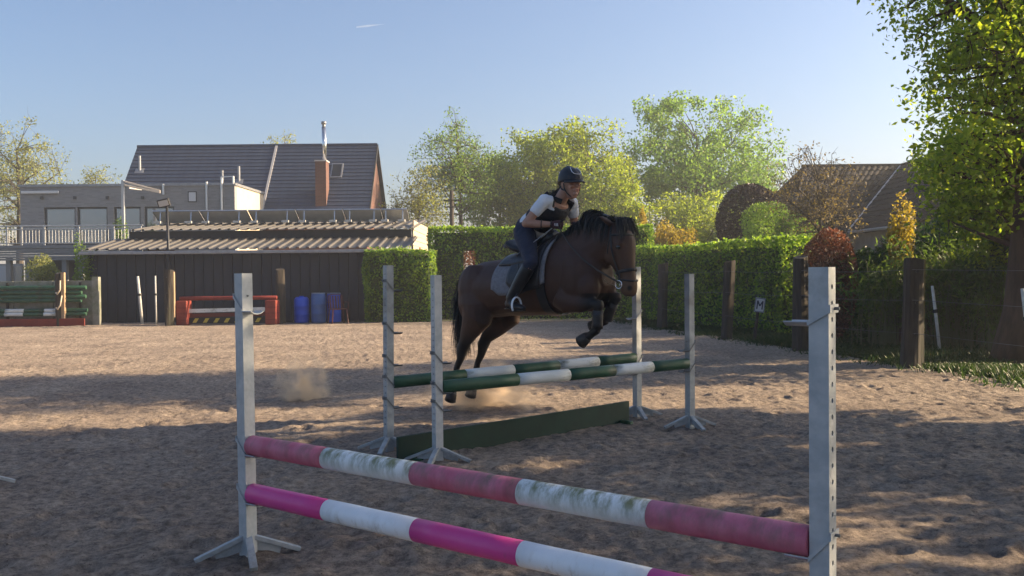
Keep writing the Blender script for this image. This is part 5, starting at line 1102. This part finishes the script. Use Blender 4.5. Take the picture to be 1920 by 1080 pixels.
def hedge(name, label, A, B, T, H, n_m2, leaf, lm, seed, zb=.0, wav=.10, hole=None, group='clipped hedges', corec=(.025, .040, .012)):
    rg = np.random.RandomState(seed); A = np.asarray(A, float); B = np.asarray(B, float); L = np.linalg.norm(B - A); d = (B - A) / L; nn = np.array([d[1], -d[0]])   # nn: towards the viewer side
    root = empty(name, ((A + B) / 2).tolist() + [0], math.atan2(d[1], d[0]), label, 'hedge', group)
    def surf(n, fn): return fn(rg.rand(n), rg.rand(n), n)
    pts = []
    J = lambda n: rg.exponential(.05, n)
    n = int(L * H * n_m2)
    for sgn, share in ((-1, 1.0), (1, .45)):
        k = int(n * share); x = rg.uniform(-L / 2, L / 2, k); z = zb + rg.rand(k) * (H - zb); y = sgn * (T / 2 + (vnoise(x * 1.3 + seed, z * 1.3 + sgn) - .5) * 2 * wav + (vnoise(x * 4.5, z * 4.5 + seed) - .5) * wav - J(k)); pts.append(np.stack([x, y, z], 1))
    k = int(L * T * n_m2 * 1.2); x = rg.uniform(-L / 2, L / 2, k); y = rg.uniform(-T / 2, T / 2, k); pts.append(np.stack([x, y, H + (vnoise(x * 1.1 + 9, y + seed) - .5) * wav * 1.6 - J(k) * .8 + (rg.rand(k) > .93) * rg.rand(k) * .10], 1))
    for sgn in (-1, 1):
        k = int(T * H * n_m2); y = rg.uniform(-T / 2, T / 2, k); z = zb + rg.rand(k) * (H - zb); pts.append(np.stack([sgn * (L / 2 + (vnoise(y * 2, z * 2) - .5) * wav * 2 - J(k)), y, z], 1))
    P = np.concatenate(pts)
    if hole is not None:
        hx_, hz, hw, hh = hole; P = P[((P[:, 0] - hx_) / hw) ** 2 + ((P[:, 2] - hz) / hh) ** 2 > 1.0 + .4 * (rg.rand(len(P)) - .5)]
    quads('foliage', leaf_quads(P, leaf, rg, .1, .65), lm, root)
    m = MB(); e = .16; cm_ = mat('hedge_twigs', corec, 1.0, tuple(c * 2 for c in corec), 8, bump=.8)
    if hole is None: m.bb((-L / 2 + e, -T / 2 + e, 0), (L / 2 - e, T / 2 - e, H - e))
    else:
        hx_, hz, hw, hh = hole
        m.bb((-L / 2 + e, -T / 2 + e, 0), (hx_ - hw, T / 2 - e, H - e)); m.bb((hx_ + hw, -T / 2 + e, 0), (L / 2 - e, T / 2 - e, H - e)); m.bb((hx_ - hw - .001, -T / 2 + e + .003, 0), (hx_ + hw + .001, T / 2 - e - .003, hz - hh)); m.bb((hx_ - hw - .001, -T / 2 + e + .003, hz + hh), (hx_ + hw + .001, T / 2 - e - .003, H - e - .003))
    m.build('twigs', cm_, root); return root

L_HEDGE = leafmat('hornbeam_leaves', (.06, .14, .022), (.25, .36, .06), (.40, .44, .09), .5)
L_YEL = leafmat('fresh_yellow_green_leaves', (.13, .19, .03), (.29, .35, .06), (.38, .40, .08), .52)
L_MID = leafmat('mid_green_leaves', (0.078, 0.156, 0.029), (0.182, 0.273, 0.058), (0.260, 0.325, 0.078), .45)
L_BLUE = leafmat('maple_leaves', (.085, .17, .055), (.19, .30, .095), (.30, .40, .11), .5)
L_PALE = leafmat('pale_willow_leaves', (0.156, 0.182, 0.065), (0.273, 0.286, 0.117), (0.338, 0.325, 0.156), .45)
L_PURP = leafmat('copper_beech_leaves', (.012, .008, .012), (.030, .016, .022), None, .12, (1.3, .8, .8))
L_RED = leafmat('red_photinia_leaves', (.085, .045, .030), (.23, .125, .075), (.42, .26, .15), .4, (1.3, .8, .6))
L_GOLD = leafmat('golden_leaves', (.20, .16, .035), (.34, .26, .07), (.38, .22, .07), .5)
L_BROWN = leafmat('budding_brown_leaves', (.10, .075, .04), (.19, .14, .075), (.20, .17, .07), .4)
L_DARK = leafmat('laurel_leaves', (.022, .055, .013), (.06, .115, .026), (.12, .18, .045), .35, rough=.35)
L_BAM = leafmat('bamboo_leaves', (.05, .095, .022), (.11, .17, .05), (.19, .22, .08), .45)
L_OAK = leafmat('oak_leaves', (.13, .21, .035), (.30, .37, .055), (.48, .44, .06), .62)
L_SHADE = leafmat('opaque_shading_leaves', (.035, .07, .012), (.08, .12, .02), None, .15)  # made darker and more opaque so the unseen trees shade more fully

def at(px, Y): return np.array([xy(px, Y), Y, 0.0])
def tpx(name, label, Y, pxc, pxt0, pyt, pyb, pxr, trunk_px=None, depth=1.0, **k):
    """tree from its outline in the photograph at distance Y"""
    tx_ = trunk_px if trunk_px is not None else pxc; b = at(tx_, Y); zt = zy(pxc, pyt, Y); zb = zy(pxc, pyb, Y); rx = pxr / F * Y
    return tree(name, label, b, zt, (xy(pxc, Y) - b[0], 0, (zt + zb) / 2), (rx, rx * depth, (zt - zb) / 2), **k)
bg = 'trees behind the arena'
tpx('willow_tree', 'pale sparse willow beside the terrace', 58, 35, 0, 228, 450, 88, nclump=260, nleaf=9000, leaf=.15, lm=L_PALE, seed=1, trunk_r=.28, clump_r=.36, group=bg, bare=.05, lumps=.35)
tpx('young_tree', 'small thin treetop behind the flat roof of the extension', 60, 182, 0, 305, 400, 36, nclump=60, nleaf=1500, leaf=.13, lm=L_PALE, seed=2, trunk_r=.12, clump_r=.28, group=bg, bare=.1)
tpx('distant_tree', 'light treetop peeping over the ridge of the tiled house', 64, 535, 0, 252, 380, 62, nclump=150, nleaf=4200, leaf=.15, lm=L_PALE, seed=3, trunk_r=.22, clump_r=.35, group=bg)
tpx('sparse_tree', 'tall open tree with a visible straight trunk above the hedge', 48, 858, 0, 222, 415, 72, trunk_px=867, nclump=330, nleaf=9500, leaf=.12, lm=L_MID, seed=4, trunk_r=.17, clump_r=.30, group=bg, lumps=.3, leader=1.2, limbs=10, shell=.55)
tpx('sparse_tree', 'thin low tree between the open tree and the shed gable', 46, 786, 0, 312, 450, 55, nclump=150, nleaf=4000, leaf=.12, lm=L_PALE, seed=5, trunk_r=.09, clump_r=.28, group=bg, lumps=.35, shell=.6)
tpx('leafy_tree', 'darker green tree between the open tree and the big yellow one', 54, 935, 0, 285, 450, 68, nclump=230, nleaf=15000, leaf=.16, lm=L_MID, seed=6, trunk_r=.2, clump_r=.42, group=bg)
tpx('leafy_tree', 'broad yellow green tree behind the rider', 52, 1058, 0, 226, 470, 132, nclump=300, nleaf=36000, leaf=.17, lm=L_YEL, seed=7, trunk_r=.3, clump_r=.46, group=bg, lumps=.2, limbs=10)
tpx('leafy_tree', 'lower yellow green tree right behind the horse head', 46, 1165, 0, 330, 500, 62, nclump=200, nleaf=16000, leaf=.13, lm=L_YEL, seed=8, trunk_r=.16, clump_r=.36, group=bg)
tpx('maple_tree', 'large dense green tree with forked limbs showing in its middle', 56, 1308, 0, 206, 425, 122, nclump=165, nleaf=25000, leaf=.20, lm=L_BLUE, seed=19, trunk_r=.34, clump_r=.52, group=bg, lumps=.55, limbs=12, shell=.42)
tpx('leafy_tree', 'bright low growth at the foot of the large forked tree', 50, 1300, 0, 372, 490, 95, nclump=220, nleaf=15000, leaf=.15, lm=L_YEL, seed=10, trunk_r=.15, clump_r=.42, group=bg)
tpx('leafy_tree', 'side crown low on the right of the large forked tree', 58, 1420, 0, 300, 440, 52, nclump=130, nleaf=9000, leaf=.17, lm=L_BLUE, seed=33, trunk_r=.15, clump_r=.42, group=bg)
tpx('bare_tree', 'nearly bare brown tree in front of the pantile roof', 29.0, 1535, 0, 296, 470, 80, nclump=330, nleaf=3300, leaf=.085, lm=L_BROWN, seed=11, trunk_r=.13, clump_r=.20, group=bg, bare=.25, lumps=.35, limbs=12)
def spx(name, label, Y, pxc, pyt, pyb, pxr, **k):
    b = at(pxc, Y); zt = zy(pxc, pyt, Y); zb = zy(pxc, pyb, Y); rx = pxr / F * Y
    return shrub(name, label, b, (0, 0, (zt + zb) / 2), (rx, rx * k.pop('depth', 1.0), (zt - zb) / 2), **k)
spx('copper_beech', 'dark purple clipped beech rising behind the hedge', 36, 1406, 343, 530, 64, nleaf=20000, leaf=.11, lm=L_PURP, seed=12, cat='tree', lumps=.05, shell=.12, stems=9)
spx('round_shrub', 'rounded light green shrub above the hedge end', 31.5, 1460, 374, 540, 76, nleaf=16000, leaf=.085, lm=L_MID, seed=13, lumps=.14, fine=1)
spx('yellow_shrub', 'yellow green shrub peeping over the hedge near the horse', 33, 1258, 412, 540, 52, nleaf=8000, leaf=.09, lm=L_GOLD, seed=14, fine=1)
spx('yellow_shrub', 'slender yellow shrub close beside the horse head', 33, 1208, 395, 560, 16, nleaf=3500, leaf=.09, lm=L_GOLD, seed=15, fine=1)
spx('red_shrub', 'rounded red leaved shrub behind the bright galvanised stand', 18.6, 1553, 429, 640, 58, nleaf=13000, leaf=.055, lm=L_RED, seed=16, lumps=.05, shell=.12)
spx('golden_shrub', 'upright golden shrub in front of the neighbouring house', 18.0, 1690, 388, 560, 34, nleaf=3600, leaf=.075, lm=L_GOLD, seed=17, lumps=.25, fine=1, shell=.35)
lg = 'laurels along the fence'
for i, (px, Y, t_, b_, r_, lm_, lab) in enumerate([(1605, 19.0, 478, 640, 50, L_DARK, 'dark laurel beside the red shrub'), (1668, 18.4, 470, 640, 60, L_DARK, 'dark laurel behind the stout mossy post'), (1850, 17.2, 470, 670, 55, L_DARK, 'dark laurel by the brown tree trunk'), (1760, 19.2, 455, 650, 90, L_DARK, 'broad dark laurel filling the back of the planting'), (1930, 18.2, 455, 670, 90, L_DARK, 'dark laurel behind the brown tree trunk')]):
    spx('laurel', lab, Y, px, t_, b_, r_, nleaf=14000, leaf=.10, lm=lm_, seed=40 + i, group=lg, lumps=.2, fine=1, shell=.25, aspect=.42, depth=.8)
for i, (x, y, rx, h) in enumerate([(9.6, 19.6, 1.3, 3.1), (11.6, 20.6, 1.5, 3.6), (9.4, 16.4, 1.0, 2.6), (13.6, 22.0, 1.6, 3.8)]):  # tall laurels added to throw shade over the fence planting
    shrub('laurel', ['tall dark laurel added for shade behind the bamboo', 'tallest laurel added for shade between the bamboo and the neighbouring house', 'dark laurel added for shade, hidden behind the red brown trunk', 'farthest tall laurel added for shade by the neighbouring garden'][i], (x, y, 0), (0, 0, h / 2), (rx, rx, h / 2), 12000, .13, L_DARK, 140 + i, lg, lumps=.2, fine=1, shell=.3, aspect=.42)
# arching bamboo-like clump
def bamboo(label, base, n, h, spread, seed):
    rg = np.random.RandomState(seed); root = empty('bamboo', base, 0, label, 'bamboo', 'leafy bamboo along the fence'); mb = MB(); P = []
    for _ in range(n):
        a = rg.uniform(0, 6.28); hh = h * rg.uniform(.55, 1.05); e = np.array([math.cos(a) * spread * rg.rand(), math.sin(a) * spread * .6 * rg.rand(), hh]); b0 = np.array([rg.normal(0, spread * .3), rg.normal(0, spread * .2), -.05])
        p = bez(b0, b0 + np.array([0, 0, hh * .9]), b0 + e + np.array([e[0] * .4, e[1] * .4, -.15]), 8); mb.tube(p, np.linspace(.011, .003, 8), 5); t_ = rg.rand(26); 
        for t in t_: P.append(p[min(7, int(2 + t * 6))] + rg.normal(0, .10, 3))
    mb.build('culm', mat('bamboo_culm', (.09, .10, .04), .6), root); P = np.array(P); P = P[P[:, 2] > .05]; quads('foliage', leaf_quads(P, .15, rg, .7, .20), L_BAM, root)
bamboo('arching bamboo behind the stout mossy post', at(1660, 17.4), 60, 1.75, .8, 50); bamboo('taller bamboo past the leaning stake', at(1790, 17.2), 120, 2.05, 1.0, 51); bamboo('bamboo beside the brown tree trunk', at(1868, 16.0), 45, 1.6, .6, 52)
# the big tree on the right, and its neighbours along the same side whose shade falls over the arena
ok = at(1925, 14.6)
tree('oak_tree', 'big broad leaved tree with red brown trunk leaning over the fence', ok, 10, (.2, -.3, 5.0), (2.9, 2.1, 4.3), .42, 440, 38000, .100, L_OAK, 60, BARKR, 'tall trees on the sunny side', clump_r=.34, lumps=.35, limbs=14, shell=.42, cut=lambda P: (P[:, 2] > 1.9) & (P[:, 0] > np.interp(P[:, 2], [2, 2.8, 3.2, 3.7, 4.8, 5.3, 9], [6.8, 6.6, 6.1, 6.5, 6.35, 5.9, 5.9]) + (P[:, 1] - 14.6) * .38 + .3 * vnoise(P[:, 2] * 2.1 + 3, P[:, 1] * .8)) & (P[:, 0] < 9.7))
for i, (x, y, h, rx, nl, lab) in enumerate([(11.2, 9.4, 5.6, 3.0, 30000, 'tree next along the fence from the big red brown trunk'), (12.5, 3.4, 6.0, 3.1, 21000, 'broad tree level with the nearest jump'), (11.5, -2.8, 6.0, 3.1, 21000, 'tree standing level with the viewer'), (12.5, -9.0, 6.6, 3.5, 16000, 'tree behind the viewer along the fence')]):
    tree('oak_tree', lab, (x, y, 0), h + 4, (0, 0, h), (rx, rx, h * .72), .3, 125, int(nl * .66), .25, L_SHADE, 70 + i, None, 'tall trees on the sunny side', clump_r=.42, lumps=.4, limbs=9, twig=False, shell=.45)
tree('sunlit_leaf_tree', 'added low tree, yellow green for sunlit foliage, under the big broad leaved tree', at(1885, 16.2), 5, (0, 0, 2.75), (1.25, 1.1, 1.35), .09, 150, 15000, .10, L_YEL, 62, None, clump_r=.25, lumps=.3, limbs=7)  # added low tree; its yellow leaves stand for sunlit foliage
# hedges
h0, h1 = np.array([-4.45, 28.35]), np.array([xy(806, 28.2), 28.0])
hedge('hedge', 'lower clipped hedge joining the black shed', (xy(682, 27.6), 28.05), (xy(812, 27.6), 28.05), .9, zy(740, 470, 28.2), 560, .092, L_HEDGE, 80)
hA, hB = np.array([xy(806, 29.2), 29.3]), np.array([xy(1222, 29.2), 29.3]); hm = (hA[0] + hB[0]) / 2
hedge('hedge', 'taller clipped hedge with an opening, behind the horse', hA, hB, .9, zy(880, 427, 29.2), 480, .092, L_HEDGE, 81, hole=(xy(880, 29.2) - hm, zy(880, 490, 29.2), .2, .34))
hedge('hedge', 'clipped hedge along the fence, its top glowing in the sun', (xy(1196, 28.0), 27.9), (xy(1482, 21.5), 21.0), .9, 2.13, 560, .085, L_HEDGE, 82)
spx('russet_shrub', 'brown leaved shrub showing through the opening in the hedge', 31.5, 882, 445, 560, 40, nleaf=6000, leaf=.09, lm=L_RED, seed=95, fine=1)
# shrubs by the terrace
spx('pale_shrub', 'pale yellowish shrub under the terrace', 29.5, 80, 478, 560, 30, nleaf=2600, leaf=.075, lm=L_PALE, seed=90, fine=1, shell=.35); spx('climbing_plant', 'climber with pale tips at the corner of the black shed', 28.6, 160, 455, 610, 22, nleaf=3000, leaf=.075, lm=L_MID, seed=91, fine=1, shell=.35); spx('terrace_plant', 'potted plant on the terrace behind the railing', 36.6, 228, 405, 470, 13, nleaf=900, leaf=.09, lm=L_MID, seed=92, shell=.4, stems=3)
# utility pole among the trees, with its wires
g0 = at(848, 42); up_ = empty('utility_pole', g0, 0, 'dark wooden utility pole between the sparse trees', 'utility pole'); zt = zy(848, 357, 42)
m = MB(); m.tube([(0, 0, -.1), (0, 0, zt)], [.12, .09], 10); m.build('pole', WOOD, up_, smooth=True)
for dz in (.45, .75):
    m = MB(); m.beam((-.35, -.11, zt - dz), (.35, -.11, zt - dz), .06, .06); m.build('crossarm', WOOD, up_)

# ================================================================== DUST, CONTRAIL
def dust(name, label, c, rad, dens, seed):
    bm = bmesh.new(); bmesh.ops.create_icosphere(bm, subdivisions=3, radius=1.0); me_ = bpy.data.meshes.new(name); bm.to_mesh(me_); bm.free(); o = link(name, me_); o.location = c; o.scale = rad
    mt = bpy.data.materials.new(name + '_volume'); mt.use_nodes = True; nt = mt.node_tree; nt.nodes.remove(nt.nodes['Principled BSDF']); pv = nt.nodes.new('ShaderNodeVolumePrincipled'); pv.inputs['Color'].default_value = (.95, .78, .58, 1)  # sandy tint, warmed to stand for sunlight on the dust
    tc = nt.nodes.new('ShaderNodeTexCoord'); ln = nt.nodes.new('ShaderNodeVectorMath'); ln.operation = 'LENGTH'; nt.links.new(tc.outputs['Object'], ln.inputs[0])
    mr = nt.nodes.new('ShaderNodeMapRange'); mr.inputs[1].default_value = .85; mr.inputs[2].default_value = .0; 
    nz = nt.nodes.new('ShaderNodeTexNoise'); nz.inputs['Scale'].default_value = 2.6; nz.inputs['Detail'].default_value = 5; nz.noise_dimensions = '4D'; nz.inputs['W'].default_value = seed; nt.links.new(tc.outputs['Object'], nz.inputs['Vector'])
    m2 = nt.nodes.new('ShaderNodeMapRange'); m2.inputs[1].default_value = .40; m2.inputs[2].default_value = .75; nt.links.new(nz.outputs[0], m2.inputs[0])
    wa = nt.nodes.new('ShaderNodeMath'); wa.operation = 'MULTIPLY_ADD'; wa.inputs[1].default_value = -1.5; nt.links.new(nz.outputs[0], wa.inputs[0]); wb = nt.nodes.new('ShaderNodeMath'); wb.operation = 'ADD'; wb.inputs[1].default_value = .75; nt.links.new(ln.outputs['Value'], wb.inputs[0]); nt.links.new(wb.outputs[0], wa.inputs[2]); nt.links.new(wa.outputs[0], mr.inputs[0])
    mu = nt.nodes.new('ShaderNodeMath'); mu.operation = 'MULTIPLY'; sq = nt.nodes.new('ShaderNodeMath'); sq.operation = 'POWER'; sq.inputs[1].default_value = 2.2; nt.links.new(mr.outputs[0], sq.inputs[0]); nt.links.new(sq.outputs[0], mu.inputs[0]); nt.links.new(m2.outputs[0], mu.inputs[1]); mv = nt.nodes.new('ShaderNodeMath'); mv.operation = 'MULTIPLY'; mv.inputs[1].default_value = dens; nt.links.new(mu.outputs[0], mv.inputs[0])
    nt.links.new(mv.outputs[0], pv.inputs['Density']); nt.links.new(pv.outputs[0], nt.nodes['Material Output'].inputs['Volume']); me_.materials.append(mt); tag(o, label, 'dust', kind='stuff')
g0 = ground(572, 748); dust('dust_cloud', 'small puff of sandy dust hanging over the sand behind the horse', (g0[0], g0[1], .10), (.42, .34, .50), 60, 2.0)
g0 = ground(880, 775); dust('dust_cloud', 'dust kicked up under the hind hooves', (g0[0] + .1, g0[1] + .35, .16), (.85, .55, .46), 30, 7.3)
a, b = atY(668, 51, 3000), atY(722, 45, 3000); m = MB(); m.tube([a, a * .6 + b * .4, b], [2.8, 3.6, .8], 8); ct = m.build('contrail')
mt = bpy.data.materials.new('ice_cloud'); mt.use_nodes = True; nt = mt.node_tree; nt.nodes.remove(nt.nodes['Principled BSDF']); pv = nt.nodes.new('ShaderNodeVolumePrincipled'); pv.inputs['Color'].default_value = (.98, .98, .98, 1); pv.inputs['Density'].default_value = .035; nt.links.new(pv.outputs[0], nt.nodes['Material Output'].inputs['Volume']); ct.data.materials.append(mt)
tag(ct, 'short white contrail high in the clear sky', 'contrail')

# ================================================================== HAZE
m = MB(); m.bb((-410, -160, -1.2), (410, 510, 15.5)); hz = m.build('haze')
mt = bpy.data.materials.new('evening_haze'); mt.use_nodes = True; nt = mt.node_tree; nt.nodes.remove(nt.nodes['Principled BSDF']); pv = nt.nodes.new('ShaderNodeVolumePrincipled')
pv.inputs['Color'].default_value = (.92, .94, .97, 1); pv.inputs['Density'].default_value = .0015; pv.inputs['Anisotropy'].default_value = .3
nt.links.new(pv.outputs[0], nt.nodes['Material Output'].inputs['Volume']); hz.data.materials.append(mt); tag(hz, 'thin bright evening haze over the whole place', 'haze', kind='stuff')
